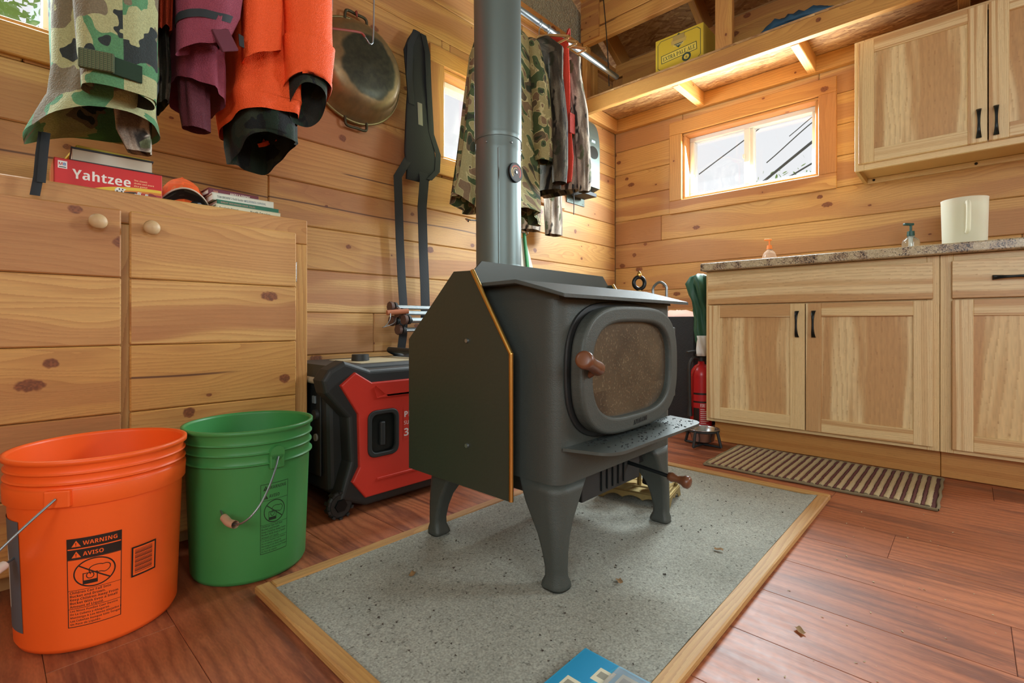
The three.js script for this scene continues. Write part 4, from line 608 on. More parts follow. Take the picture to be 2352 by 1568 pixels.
{
  const b = book('black ring binder with white pages lying on the dice game box', 0.175, 1.022, 2.925, 0.2, 0.036, 0.168, Math.PI - 0.06, '#22242a', null, 'binder');
  const p = mesh('legal_pad', merge(rbox(-0.09, 0, -0.08, 0.09, 0.004, 0.08, 0.001), rbox(-0.085, 0.004, -0.078, 0.09, 0.009, 0.079, 0.001)), std('#d6c04c', 0.8), scene); p.position.set(0.165, 1.0585, 2.93); p.rotation.y = 0.06; tag(p, 'yellow paper pad on top of the black binder', 'paper pad');
  const c = mesh('cardboard_sheet', rbox(-0.06, 0, -0.07, 0.06, 0.003, 0.07, 0.001), std('#8a5c44', 0.9), scene); c.position.set(0.07, 0.965, 3.115); c.rotation.set(-0.35, 0.2, 0); tag(c, 'brown cardboard flap sticking out behind the dice game box', 'cardboard');
  const y = 0.9405;
  book('lowest thin black book in the stack, with a pink tab', 0.2, y, 2.575, 0.17, 0.01, 0.23, 0.02, '#26332f', [['WILDFLOWERS', 300, 44, '#c8cfc4'], ['', 0, 10, '#fff']]).userData.group = 'books on the cupboard shelf';
  { const tab = mesh('pink_tab', box(-0.004, 0, -0.018, 0.0006, 0.0096, 0), std('#d4626a', 0.6), scene.children[scene.children.length - 1]); tab.position.set(0.085, 0.0002, -0.085); }
  book('cream book with green plant on its spine near the stack bottom', 0.19, y + 0.0102, 2.6, 0.17, 0.022, 0.185, -0.01, '#d5d2b4', [["Reader's Digest", 30, 40, '#3a3a34'], ['North America', 520, 48, '#2c3428']]);
  book('dark green hardback in the middle of the book stack', 0.19, y + 0.0324, 2.602, 0.16, 0.013, 0.18, 0.02, '#1f6a50', [['GREAT MICHIGAN DEER TALES', 40, 40, '#b08070'], ['', 0, 10, '#fff']]);
  book('white field guide paperback second from top of the book stack', 0.185, y + 0.0456, 2.61, 0.15, 0.022, 0.175, -0.02, '#d9dccb', [["TOM BROWN'S Field Guide to", 60, 34, '#3a4a4a'], ['WILDERNESS SURVIVAL', 520, 34, '#4c6a78']]);
  book('dark red paperback on top of the book stack', 0.17, y + 0.0678, 2.63, 0.11, 0.019, 0.145, 0.03, '#6a2430', [['DAN', 80, 44, '#c98a6a'], ['ANGELS & DEMONS', 420, 46, '#ddd4c4']]);
}
{
  const c = thing('baseball_hat', 'blaze orange baseball cap with black camo underside on the shelf', 'hat', [0.19, 0.9405, 2.757], -0.15);
  const cap = tex(256, 256, (u, v) => { const k = 0.9 + 0.2 * vn(u * 120, v * 120, 1200); return [236 * k, 96 * k, 28 * k]; });
  const R = []; for (let j = 0; j <= 10; j++) { const t = j / 10 * Math.PI / 2, r = Math.cos(t), y = Math.sin(t); R.push(Array.from({ length: 28 }, (_, k) => { const a = k / 28 * 6.2832; return V(-0.03 + Math.cos(a) * 0.08 * r, 0.012 + 0.104 * y * (1 - 0.04 * Math.cos(a)), Math.sin(a) * 0.064 * r); })); }
  mesh('crown', loft(R, { capEnd: true }), std('#ffffff', 0.8, { map: cap, side: THREE.DoubleSide }), c);
  const brim = (dy) => { const g = new THREE.PlaneGeometry(0.1, 0.124, 12, 16), p = g.attributes.position; g.rotateX(-Math.PI / 2); for (let i = 0; i < p.count; i++) { const z = p.getZ(i), u = (p.getX(i) + 0.05) / 0.1, w = Math.sqrt(Math.max(0, 1 - (z / 0.063) ** 2)); p.setXYZ(i, 0.02 + w * 0.025 + u * 0.05 * w, dy + 0.038 + 0.028 * u * 0.3 - 9 * z * z + 0.012 * u, z); } g.computeVertexNormals(); return g; };
  mesh('brim', brim(0.002), std('#ffffff', 0.8, { map: cap, side: THREE.DoubleSide }), c); mesh('brim_lining', brim(-0.001), std('#ffffff', 0.85, { map: rep(tex(128, 128, (u, v) => fbm(u * 5, v * 5, 1210, 5, 5, 3) > 0.52 ? [28, 32, 30] : [64, 70, 62]), 1, 1), side: THREE.DoubleSide }), c);
  mesh('brim_edge', tube(Array.from({ length: 15 }, (_, i) => { const z = -0.061 + 0.122 * i / 14, w = Math.sqrt(Math.max(0, 1 - (z / 0.063) ** 2)); return [0.021 + w * 0.075, 0.038 + 0.0204 - 9 * z * z, z]; }), 0.0022, 40, 6), std('#cfc4b0', 0.8), c);
  const hl = thing('headlamp', 'dark glossy headlamp lying under the orange cap brim', 'headlamp', [0.268, 0.9405, 2.742], 0.3);
  mesh('housing', (() => { const g = new THREE.SphereGeometry(0.016, 20, 14); g.scale(0.8, 0.9, 1.3); g.translate(0, 0.0145, 0); return g; })(), std('#23282a', 0.2), hl); mesh('lens', put(cyl(0.007, 0.008, 0.004, 16), 0.0125, 0.016, 0, 0, 0, -Math.PI / 2), std('#0e1011', 0.15), hl);
  mesh('lettering', (() => { const g = arcPatch(0.0765, 0.064, 0.05, 0.082, 0, 1.2); g.translate(-0.03, 0, 0); return g; })(), std('#ffffff', 0.8, { map: canvasTex(256, 96, (q) => { q.fillStyle = '#ec601c'; q.fillRect(0, 0, 256, 96); q.fillStyle = '#c9a06a'; q.textAlign = 'center'; q.strokeStyle = '#d08a4a'; q.lineWidth = 5; q.beginPath(); q.moveTo(30, 62); q.bezierCurveTo(50, 10, 66, 10, 52, 58); q.bezierCurveTo(66, 40, 80, 40, 84, 56); q.bezierCurveTo(96, 0, 124, 4, 108, 30); q.bezierCurveTo(140, 20, 130, 62, 104, 54); q.bezierCurveTo(140, 30, 150, 60, 160, 48); q.bezierCurveTo(176, 28, 190, 30, 180, 46); q.bezierCurveTo(190, 60, 204, 54, 216, 40); q.stroke(); q.lineWidth = 3; for (let i = 0; i < 11; i++) { q.beginPath(); q.moveTo(44 + i * 15, 76); q.lineTo(48 + i * 15, 88); q.lineTo(52 + i * 15, 77); q.stroke(); } }) }), c);
}
// ---------------------------------------------------------------- on the counter
{
  const clear = new THREE.MeshPhysicalMaterial({ color: '#eef4ee', roughness: 0.05, transmission: 0.92, thickness: 0.02, ior: 1.45 });
  const dispenser = (name, label, pos, body, pumpM, prof) => { const t = thing(name, label, 'soap bottle', pos, 0.8); mesh('bottle', lathe(prof, 32), body, t); return t; };
  let t = dispenser('soap_dispenser', 'clear soap dispenser with a dark green pump beside the pitcher', [1.706, 0.9225, 0.2], clear, null, [[0, 0], [0.03, 0], [0.034, 0.006], [0.034, 0.07], [0.03, 0.085], [0.014, 0.098], [0.013, 0.104], [0, 0.104]]);
  const gp = std('#1e4a44', 0.4); mesh('pump', merge(put(cyl(0.015, 0.014, 0.022, 20), 0, 0.114, 0), put(cyl(0.005, 0.005, 0.03, 12), 0, 0.138, 0), rbox(-0.034, 0.152, -0.007, 0.012, 0.163, 0.007, 0.003)), gp, t); mesh('pump_tube', put(cyl(0.006, 0.006, 0.09, 10), 0, 0.055, 0), M.white, t);
  t = dispenser('hand_soap', 'small pink hand soap bottle with an orange pump on the counter', [1.097, 0.9225, 0.2], new THREE.MeshPhysicalMaterial({ color: '#f0d8c4', roughness: 0.1, transmission: 0.6, thickness: 0.02 }), null, [[0, 0], [0.034, 0], [0.038, 0.008], [0.037, 0.06], [0.028, 0.085], [0.014, 0.098], [0.013, 0.104], [0, 0.104]]);
  mesh('pump', merge(put(cyl(0.015, 0.012, 0.022, 20), 0, 0.114, 0), put(cyl(0.004, 0.004, 0.03, 12), 0, 0.136, 0), rbox(-0.028, 0.15, -0.006, 0.012, 0.16, 0.006, 0.003)), std('#e8843c', 0.4), t);
  const lb = mesh('label', arcPatch(0.0382, 0.0376, 0.02, 0.062, 0, 1.2), std('#ffffff', 0.5, { map: canvasTex(256, 200, (q) => { q.fillStyle = '#e8d2c2'; q.fillRect(0, 0, 256, 200); q.fillStyle = '#23344e'; q.fillRect(20, 40, 216, 84); q.fillStyle = '#f0f0ee'; q.font = 'bold 46px sans-serif'; q.textAlign = 'center'; q.textBaseline = 'middle'; q.fillText('Softsoap', 128, 84); }) }), t); lb.rotation.y = 0.4;
  const frost = new THREE.MeshPhysicalMaterial({ color: '#f4f4e6', roughness: 0.55, transmission: 0.55, thickness: 0, side: THREE.DoubleSide });
  t = thing('plastic_pitcher', 'tall frosted plastic pitcher at the right end of the counter', 'pitcher', [1.891, 0.9225, 0.25], 0.12);
  mesh('body', lathe([[0, 0.002], [0.07, 0.002], [0.073, 0.006], [0.078, 0.228], [0.079, 0.232], [0.0765, 0.232], [0.072, 0.012], [0, 0.008]], 40), frost, t);
  mesh('handle', tube([[0, 0.2, 0.077], [0, 0.205, 0.1], [0, 0.19, 0.115], [0, 0.12, 0.112], [0, 0.085, 0.1], [0, 0.08, 0.076]], 0.008, 30, 8), frost, t);
  const k = mesh('wood_scrap', rbox(-0.016, 0, -0.012, 0.016, 0.03, 0.012, 0.004), M.walnut, scene); k.position.set(0.985, 0.9225, 0.35); k.rotation.y = 0.4; tag(k, 'small brown wood scrap near the left end of the counter', 'wood scrap');
}
// ---------------------------------------------------------------- corner between stove and cabinets
{
  const d = thing('wooden_crate', 'black painted wooden crate standing against the back wall', 'crate', [0.595, 0, 0.25]);
  const m = std('#23282c', 0.6, { bumpMap: noiseTex, bumpScale: 0.002 }); const S = (x0, y0, z0, x1, y1, z1) => mesh('panel', rbox(x0, y0, z0, x1, y1, z1, 0.003), m, d);
  S(-0.18, 0.001, -0.22, 0.18, 0.02, 0.2); S(-0.18, 0.02, 0.182, 0.18, 0.655, 0.2); S(-0.18, 0.02, -0.22, 0.18, 0.655, -0.202); S(-0.18, 0.02, -0.2015, -0.162, 0.655, 0.1815); S(0.162, 0.02, -0.2015, 0.18, 0.655, 0.1815);
  const R = []; for (let j = 0; j <= 6; j++) { const t = j / 6; R.push(Array.from({ length: 30 }, (_, k) => { const a = k / 30 * 6.2832, w = Math.sqrt(1 - (t * 0.95) ** 2) * (0.9 + 0.2 * vn(k * 0.9, j, 4)); return V(0.595 + Math.cos(a) * 0.15 * w, 0.6 + 0.09 * t + 0.01 * vn(k, j * 2, 7), 0.25 + Math.sin(a) * 0.175 * w); })); }
  tag(mesh('insulation_batt', loft(R, { capEnd: true, capStart: true }), std('#d9a596', 1), scene), 'pink fluffy insulation filling the top of the black crate', 'insulation');
  const e = thing('fire_extinguisher', 'red fire extinguisher on the floor beside the base cabinet', 'fire extinguisher', [0.838, 0.001, 0.5], -0.6);
  const rd = std('#b81e22', 0.3); mesh('cylinder', lathe([[0, 0], [0.052, 0], [0.056, 0.006], [0.056, 0.33], [0.05, 0.36], [0.034, 0.385], [0.018, 0.395], [0.016, 0.41], [0, 0.41]], 36), rd, e);
  mesh('valve', merge(put(cyl(0.017, 0.017, 0.03, 16), 0, 0.425, 0), rbox(-0.012, 0.435, -0.075, 0.012, 0.448, 0.03, 0.004), put(rbox(-0.011, 0.455, -0.08, 0.011, 0.466, 0.03, 0.004), 0, 0.005, 0, 0.12)), M.plastic, e);
  mesh('hose', tube([[0, 0.425, 0.015], [0, 0.43, 0.045], [0, 0.4, 0.068], [0, 0.3, 0.071], [0, 0.16, 0.068]], 0.0085, 40, 10), M.plastic, e); mesh('nozzle', put(cyl(0.014, 0.009, 0.05, 14), 0, 0.14, 0.068), M.plastic, e);
  const lb = mesh('label', arcPatch(0.0565, 0.0565, 0.06, 0.25, 0, 1.7), std('#ffffff', 0.4, { map: canvasTex(256, 256, (c) => { c.fillStyle = '#b81e22'; c.fillRect(0, 0, 256, 256); c.fillStyle = '#201818'; c.fillRect(0, 10, 256, 14); c.fillRect(0, 70, 256, 12); c.fillRect(0, 120, 90, 130); c.fillStyle = '#e6cfcc'; for (let i = 0; i < 9; i++) c.fillRect(104, 126 + i * 14, 60 + (i * 37) % 80, 5); c.font = 'bold 34px sans-serif'; c.fillText('FIRE', 100, 112); }) }), e); lb.rotation.y = -0.5;
  // green folded bag
  const RR = [], prof = [[0.885, 0.012, 0.04], [0.868, 0.04, 0.09], [0.83, 0.056, 0.1], [0.77, 0.05, 0.09], [0.73, 0.036, 0.07], [0.69, 0.042, 0.055], [0.64, 0.03, 0.045], [0.58, 0.034, 0.05], [0.52, 0.026, 0.04], [0.48, 0.012, 0.022]];
  prof.forEach(([y, a, b], j) => RR.push(Array.from({ length: 28 }, (_, k) => { const t = k / 28 * 6.2832, f = 1 + 0.22 * Math.sin(5 * t + j * 0.9) + 0.12 * Math.sin(9 * t - j); return V(0.838 + Math.cos(t) * a * f, y, 0.49 + Math.sin(t) * b * f); })));
  tag(mesh('folded_bag', loft(RR, { capStart: true, capEnd: true }), std('#2c5a44', 0.5), scene), 'dark green nylon bag hanging at the side of the base cabinet', 'bag');
  const W = []; for (let j = 0; j <= 6; j++) W.push(Array.from({ length: 20 }, (_, k) => { const t = k / 20 * 6.2832, f = 1 + 0.2 * Math.sin(4 * t + j); return V(0.855 + Math.cos(t) * 0.022 * f, 0.55 - j * 0.018, 0.53 + Math.sin(t) * 0.04 * f); }));
  tag(mesh('white_rag', loft(W, { capEnd: true, capStart: true }), std('#d8d8d2', 0.9), scene), 'white crumpled rag below the green bag', 'rag');
  // dog bowl on a stand
  const b = thing('pet_bowl', 'steel pet bowl in a black stand on the floor', 'pet bowl', [0.927, 0, 0.7], 0.3);
  mesh('bowl', lathe([[0, 0.026], [0.045, 0.026], [0.052, 0.03], [0.064, 0.082], [0.078, 0.086], [0.08, 0.089], [0.078, 0.091], [0.062, 0.088], [0.05, 0.036], [0, 0.03]], 48), M.steel, b);
  const sm = std('#26292a', 0.6); for (let i = 0; i < 4; i++) { const a = i * Math.PI / 2 + 0.4, c = Math.cos(a), q = Math.sin(a); mesh('stand_leg', merge(rod([c * 0.074, 0.084, q * 0.074], [c * 0.094, 0.008, q * 0.094], 0.007, 8)), sm, b); }
  mesh('stand_ring', put(new THREE.TorusGeometry(0.074, 0.005, 8, 40), 0, 0.08, 0, Math.PI / 2), sm, b); mesh('stand_base', merge(rod([0.0866, 0.01, 0.0366], [-0.0866, 0.01, -0.0366], 0.006, 8), rod([-0.0366, 0.01, 0.0866], [0.0366, 0.01, -0.0866], 0.006, 8)), sm, b);
}
// fire tools beside the stove
{
  const t = thing('fire_tool_stand', 'old brass fire tool stand on scalloped feet beside the stove', 'tool stand', [1.06, 0.013, 1.595], 0.2);
  const ap = (L, n) => { const s = new THREE.Shape(); s.moveTo(-L / 2, 0.034); s.lineTo(-L / 2 - 0.004, 0.0); s.lineTo(-L / 2 + 0.016, 0.0); for (let i = 0; i < n; i++) { const x0 = -L / 2 + 0.016 + (L - 0.032) * i / n, x1 = -L / 2 + 0.016 + (L - 0.032) * (i + 1) / n; s.quadraticCurveTo((x0 + x1) / 2, 0.034, x1, i < n - 1 ? 0.012 : 0); } s.lineTo(L / 2 + 0.004, 0); s.lineTo(L / 2, 0.034); s.closePath(); return extrude(s, 0.004, 0.001, 1, 8); };
  mesh('tray', rbox(-0.12, 0.032, -0.075, 0.12, 0.038, 0.075, 0.002), M.oldBrass, t);
  for (const [g, x, z, r] of [[ap(0.24, 3), 0, 0.075, 0], [ap(0.24, 3), 0, -0.079, 0], [ap(0.15, 2), 0.118, 0, Math.PI / 2], [ap(0.15, 2), -0.122, 0, Math.PI / 2]]) { const m = mesh('apron', g, M.oldBrass, t); m.position.set(x, 0, z); m.rotation.y = r; }
  for (const x of [-0.11, 0.11]) for (const z of [-0.065, 0.065]) mesh('finial', put(lathe([[0, 0], [0.007, 0], [0.007, 0.006], [0.004, 0.01], [0.008, 0.018], [0.004, 0.026], [0.003, 0.032], [0, 0.033]], 14), x, 0.038, z), M.oldBrass, t);
  mesh('gallery_rail', merge(...[[-0.11, 0.065, 0.11, 0.065], [-0.11, -0.065, 0.11, -0.065], [0.11, -0.065, 0.11, 0.065], [-0.11, -0.065, -0.11, 0.065]].map(([a, b, c, d]) => rod([a, 0.054, b], [c, 0.054, d], 0.003, 8))), M.oldBrass, t);
  mesh('pole', rod([0, 0.038, 0], [0, 0.72, 0], 0.0075), M.oldBrass, t); mesh('ring_top', merge(put(new THREE.TorusGeometry(0.021, 0.007, 10, 28), 0, 0.745, 0, 0, 0.8, 0), rod([-0.06, 0.69, 0], [0.06, 0.69, 0], 0.004)), M.darkMetal, t);
  mesh('finial', put(lathe([[0, 0], [0.006, 0], [0.01, 0.012], [0.004, 0.022], [0, 0.026]], 12), 0, 0.762, 0), M.brass, t);
  const br = thing('hearth_brush', 'black bristled hearth brush hanging on the brass tool stand', 'brush', [1.12, 0, 1.615]);
  mesh('handle', rod([0, 0.16, 0], [0, 0.7, 0], 0.005), M.darkMetal, br); mesh('bristles', lathe([[0, 0.075], [0.034, 0.075], [0.03, 0.12], [0.016, 0.16], [0.008, 0.17], [0, 0.17]], 20), std('#141515', 1), br);
  const sh = thing('ash_shovel', 'dark steel ash shovel hanging on the brass tool stand', 'shovel', [1.0, 0, 1.585], 0.5);
  mesh('pan', put(rbox(-0.05, 0.07, -0.003, 0.05, 0.2, 0.003, 0.002), 0, 0, 0, 0.1), M.iron, sh); mesh('handle', rod([0, 0.2, 0.014], [0, 0.7, 0.02], 0.005), M.darkMetal, sh);
  const pk = thing('fire_poker', 'steel fire poker with a hooped handle behind the stove top', 'poker', [1.09, 0.013, 1.5]);
  mesh('shaft', merge(rod([0.026, 0.05, 0], [0.026, 0.71, 0], 0.0048), tube([[0.026, 0.71, 0], [0.024, 0.735, 0], [0, 0.752, 0], [-0.024, 0.735, 0], [-0.026, 0.7, 0], [-0.026, 0.6, 0]], 0.0048, 40, 10)), M.zinc, pk); mesh('point', rod([0.026, 0.05, 0], [0.03, 0.002, 0], 0.0048, 10, 0.001), M.zinc, pk);
}
// blue retail pack lying at the front of the pad
{
  const t = thing('blister_pack', 'blue cardboard retail pack lying on the pad in the foreground', 'package', [1.475, 0.018, 2.52], 0);
  const pr = canvasTex(512, 512, (c) => { c.fillStyle = '#2f9cc0'; c.fillRect(0, 0, 512, 512); c.fillStyle = '#2588b2'; c.beginPath(); c.moveTo(0, 0); c.lineTo(260, 0); c.lineTo(90, 512); c.lineTo(0, 512); c.fill(); c.fillStyle = '#cfc8ac'; for (const [x, y, w, h] of [[180, 60, 120, 90], [330, 40, 150, 110], [60, 200, 130, 100], [230, 210, 110, 90], [70, 350, 140, 110]]) c.fillRect(x, y, w, h); c.fillStyle = '#8d8a7a'; for (const [x, y] of [[200, 80], [350, 60], [80, 220], [250, 230], [90, 370]]) c.fillRect(x, y, 60, 40); c.fillStyle = '#4a5b62'; for (let i = 0; i < 7; i++) c.fillRect(360, 190 + i * 14, 110, 5); c.fillStyle = '#c23a36'; c.fillRect(0, 440, 120, 72); });
  mesh('card', rbox(-0.075, 0.0, -0.1, 0.065, 0.014, 0.1, 0.003), std('#2f94ba', 0.5), t); mesh('print', put(new THREE.PlaneGeometry(0.13, 0.19), -0.005, 0.0146, 0, -Math.PI / 2), std('#ffffff', 0.4, { map: pr }), t);
  mesh('clear_window', rbox(0.0, 0.0148, -0.092, 0.062, 0.021, 0.0, 0.004), new THREE.MeshPhysicalMaterial({ color: '#ffffff', roughness: 0.08, transmission: 0.85, thickness: 0.01 }), t);
}
// ---------------------------------------------------------------- on the loft
{
  const t = thing('beer_carton', 'yellow beer carton with handle hole on the storage loft', 'carton', [0.672, 2.1015, 0.33], 0);
  const pr = canvasTex(512, 384, (c) => { c.fillStyle = '#c9a92c'; c.fillRect(0, 0, 512, 384); c.strokeStyle = '#2e4034'; c.lineWidth = 6; c.beginPath(); c.moveTo(60, 24); c.lineTo(452, 24); c.lineTo(486, 58); c.lineTo(486, 326); c.lineTo(452, 360); c.lineTo(60, 360); c.lineTo(26, 326); c.lineTo(26, 58); c.closePath(); c.stroke(); c.fillStyle = '#2e4034'; c.beginPath(); c.moveTo(256, 4); c.lineTo(340, 84); c.lineTo(256, 168); c.lineTo(172, 84); c.fill(); c.fillStyle = '#b99a50'; c.fillRect(176, 60, 160, 56); c.lineWidth = 7; c.save(); c.translate(256, 228); c.rotate(-0.06); c.strokeRect(-190, -42, 380, 84); c.fillStyle = '#dcbf4a'; c.fillRect(-186, -38, 372, 76); c.fillStyle = '#243a30'; c.font = 'bold 62px serif'; c.textAlign = 'center'; c.textBaseline = 'middle'; c.fillText('EXTRA PALE ALE', 0, 2, 352); c.restore(); c.fillStyle = '#2e4034'; c.beginPath(); c.arc(340, 300, 48, 0, 7); c.fill(); c.fillStyle = '#d8bb48'; c.beginPath(); c.arc(340, 300, 28, 0, 7); c.fill(); c.fillStyle = '#2e4034'; c.font = 'bold 44px serif'; c.textAlign = 'center'; c.textBaseline = 'middle'; c.fillText('S', 340, 302); c.fillStyle = '#d8c890'; c.font = 'bold 26px serif'; c.fillText('SUMMIT', 256, 132); });
  mesh('carton', rbox(-0.145, 0, -0.13, 0.145, 0.205, 0.085, 0.004), std('#bfa23a', 0.7), t); mesh('front_print', put(new THREE.PlaneGeometry(0.284, 0.2), 0, 0.1025, 0.0857), std('#ffffff', 0.6, { map: pr }), t); mesh('hand_hole', put(rbox(-0.035, -0.012, -0.001, 0.035, 0.014, 0.002, 0.001), 0, 0.175, 0.0858), std('#a58a4a', 0.9), t);
  for (const x of [-0.06, 0.03]) mesh('top_flap', put(rbox(-0.07, 0, -0.04, 0.07, 0.003, 0.04, 0.001), x, 0.215, 0.02, 0.3, 0.3 * x, x * 3), std('#a98f4a', 0.8), t);
  const R = []; for (let j = 0; j <= 20; j++) { const u = j / 20; R.push(Array.from({ length: 24 }, (_, k) => { const a = k / 24 * 6.2832, h = 0.055 * Math.sin(Math.PI * (0.1 + 0.85 * u)) * (0.75 + 0.5 * vn(j * 0.8, k * 0.5, 12)); return V(1.02 + u * 0.5, 2.102 + h * (1 + Math.sin(a)) * (0.8 + 0.35 * vn(k * 0.8, j * 0.9, 13)), 0.26 + Math.cos(a) * 0.14 * (0.7 + 0.3 * Math.sin(Math.PI * u))); })); }
  tag(mesh('blue_tarp', loft(R, { capStart: true, capEnd: true }), std('#2c5470', 0.5), scene), 'crumpled blue tarp lying on the storage loft', 'tarp');
}
// ---------------------------------------------------------------- on the left wall
{
  const p = thing('wash_pan', 'large round tarnished brass pan hung upside on the plank wall', 'pan', [0.012, 1.672, 2.1], 0);
  const g = lathe([[0.206, 0.0], [0.215, 0.004], [0.216, 0.01], [0.209, 0.014], [0.196, 0.035], [0.178, 0.075], [0.15, 0.1], [0.1, 0.112], [0, 0.116]], 64); g.rotateZ(-Math.PI / 2); { const q = g.attributes.position, uv = g.attributes.uv; for (let i = 0; i < q.count; i++) uv.setXY(i, 0.5 - q.getZ(i) / 0.44, 0.5 + q.getY(i) / 0.44); }
  mesh('basin', g, std('#ffffff', 0.4, { map: panTex, metalness: 0.6 }), p); mesh('rim', put(new THREE.TorusGeometry(0.212, 0.006, 10, 72), 0.008, 0, 0, 0, Math.PI / 2), std('#8d8258', 0.4, { metalness: 0.7 }), p);
  for (const s of [1, -1]) mesh('handle', tube([[0.012, s * 0.2, -0.05], [0.016, s * 0.235, -0.045], [0.016, s * 0.238, 0], [0.016, s * 0.235, 0.045], [0.012, s * 0.2, 0.05]], 0.006, 30, 8), std('#4c4a38', 0.5, { metalness: 0.6 }), p);
  mesh('wall_hook', tube([[0, 0.25, 0], [0.02, 0.25, 0], [0.022, 0.225, 0], [0.03, 0.24, 0.01]], 0.003, 16, 6), std('#8a3428', 0.5), p);
  // harness of black webbing
  const h = thing('webbing_harness', 'black nylon webbing harness hanging on the wall beside the window', 'harness', [0.05, 0, 1.82]);
  const rb = (n, pts, w, wd, t = 0.003) => mesh(n, ribbon(pts, w, wd, t), M.web, h), X = [0, 0, 1];
  rb('back_panel', [[0, 1.955, -0.01], [0.012, 1.9, 0.0], [0.014, 1.84, 0.006], [0.012, 1.76, 0.0], [0.016, 1.66, -0.002], [0.018, 1.56, 0.0], [0.02, 1.47, -0.012], [0.02, 1.38, -0.016], [0.016, 1.3, -0.022], [0.008, 1.265, 0.0]], X, [0.03, 0.085, 0.12, 0.112, 0.1, 0.115, 0.15, 0.165, 0.15, 0.1], 0.014);
  rb('shoulder_strap', [[0.012, 1.95, -0.04], [0.03, 1.86, -0.05], [0.03, 1.7, -0.058], [0.026, 1.5, -0.075], [0.03, 1.41, -0.112], [0.026, 1.33, -0.11], [0.03, 1.28, -0.06]], X, 0.03); rb('shoulder_strap', [[0.012, 1.95, 0.0], [0.03, 1.86, 0.045], [0.03, 1.72, 0.05], [0.026, 1.6, 0.035]], X, 0.032);
  rb('side_loop', [[0.02, 1.36, 0.045], [0.03, 1.3, 0.085], [0.026, 1.26, 0.108], [0.018, 1.15, 0.098], [0.012, 0.98, 0.088], [0.01, 0.8, 0.076], [0.012, 0.66, 0.066], [0.016, 0.56, 0.074], [0.012, 0.505, 0.08]], X, 0.042, 0.0025);
  rb('side_loop', [[0.02, 1.33, -0.03], [0.026, 1.27, -0.035], [0.016, 1.15, -0.03], [0.012, 0.95, -0.04], [0.012, 0.8, -0.048], [0.014, 0.69, -0.05], [0.014, 0.6, -0.048]], X, 0.05, 0.0025);
  rb('tab', [[0.024, 1.62, -0.01], [0.025, 1.52, -0.014]], X, 0.025, 0.004).material = std('#8a8c80', 0.7);
  // bundle of folded camp stools held in the straps
  const rows = [[0.1, 0.687], [0.135, 0.662], [0.165, 0.632], [0.11, 0.627], [0.14, 0.59]];
  const labs = ['topmost', 'second highest', 'nearest middle', 'rearmost middle', 'lowest'];
  rows.forEach(([x, y], i) => { const t = thing('folding_stool_leg', `${labs[i]} grey tube in the bundle of stool legs on the wall`, 'stool leg', [x, y, 1.97 - 0.012 * (i % 3)], 0, 'grey tubes in the wall bundle'); const L = 0.55;
    mesh('tube', merge(rod([0, 0, 0], [0, 0, -L], 0.0085), rod([0.013, -0.004, -0.02], [0.013, -0.004, -L], 0.006)), M.zinc, t); mesh('end_cap', put(cyl(0.022, 0.022, 0.014, 8), 0.005, 0, 0.012, Math.PI / 2), std('#5a3f34', 0.7), t); mesh('bracket', put(cyl(0.02, 0.02, 0.01, 12), 0.005, 0, -0.008, Math.PI / 2), M.plastic, t); });
  const dw = mesh('wooden_dowel', rod([0.17, 0.668, 1.94], [0.15, 0.66, 2.03], 0.011, 14), std('#b06a48', 0.6), scene); tag(dw, 'short reddish wooden dowel tucked among the stool legs', 'dowel');
  const wr = mesh('wire_loop', tube([[0.16, 0.662, 2.02], [0.17, 0.63, 2.03], [0.16, 0.605, 2.045], [0.165, 0.6, 2.06], [0.16, 0.62, 2.0], [0.15, 0.64, 1.985]], 0.0016, 40, 6), M.zinc, scene); tag(wr, 'thin steel wire loop dangling from the wooden dowel', 'wire');
  // grey metal wall box near the corner
  const d = thing('wall_dispenser', 'grey metal wall dispenser with oval window near the room corner', 'dispenser', [0.002, 0, 0.5]);
  const gm = std('#566058', 0.4, { metalness: 0.5 });
  mesh('back_plate', rbox(0, 1.4, -0.1, 0.004, 1.94, 0.1, 0.002), gm, d);
  const sh = new THREE.Shape(); sh.moveTo(0.004, 1.45); sh.lineTo(0.14, 1.49); sh.lineTo(0.14, 1.72); sh.quadraticCurveTo(0.14, 1.93, 0.06, 1.95); sh.lineTo(0.004, 1.95); sh.closePath();
  mesh('case', put(extrude(sh, 0.16, 0.006, 2), 0, 0, -0.08), gm, d); mesh('oval_window', (() => { const g = cyl(0.04, 0.04, 0.004, 32); g.scale(1, 1, 1.3); return put(g, 0.1405, 1.71, 0, 0, 0, Math.PI / 2); })(), std('#2a2f2c', 0.2, { metalness: 0.3 }), d); mesh('name_plate', rbox(0.136, 1.775, -0.022, 0.141, 1.79, 0.022, 0.001), M.zinc, d);
  mesh('chute', rbox(0.02, 1.44, -0.07, 0.12, 1.465, 0.07, 0.003), M.black, d); for (const z of [-0.085, 0.085]) mesh('screw', put(cyl(0.004, 0.004, 0.003, 10), 0.005, 1.415, z, 0, 0, Math.PI / 2), M.steel, d);
  // white and green folded sled/board hanging by a chain
  const q = thing('dust_pan', 'white and green dustpan hanging on the wall behind the stove pipe', 'dustpan', [0.012, 0, 1.05]);
  mesh('blade', onX(extrude(poly([[-0.05, 0.78], [0.11, 0.78], [0.09, 0.95], [0.04, 1.07], [0.0, 1.11], [-0.02, 1.1], [-0.045, 0.95]]), 0.01, 0.003, 2), 0.004), std('#cfd2c4', 0.5), q);
  mesh('grip', ribbon([[0.02, 1.14, -0.005], [0.022, 1.0, -0.025], [0.022, 0.8, -0.055]], [0, 0, 1], 0.02, 0.008), std('#1f8a4a', 0.5), q);
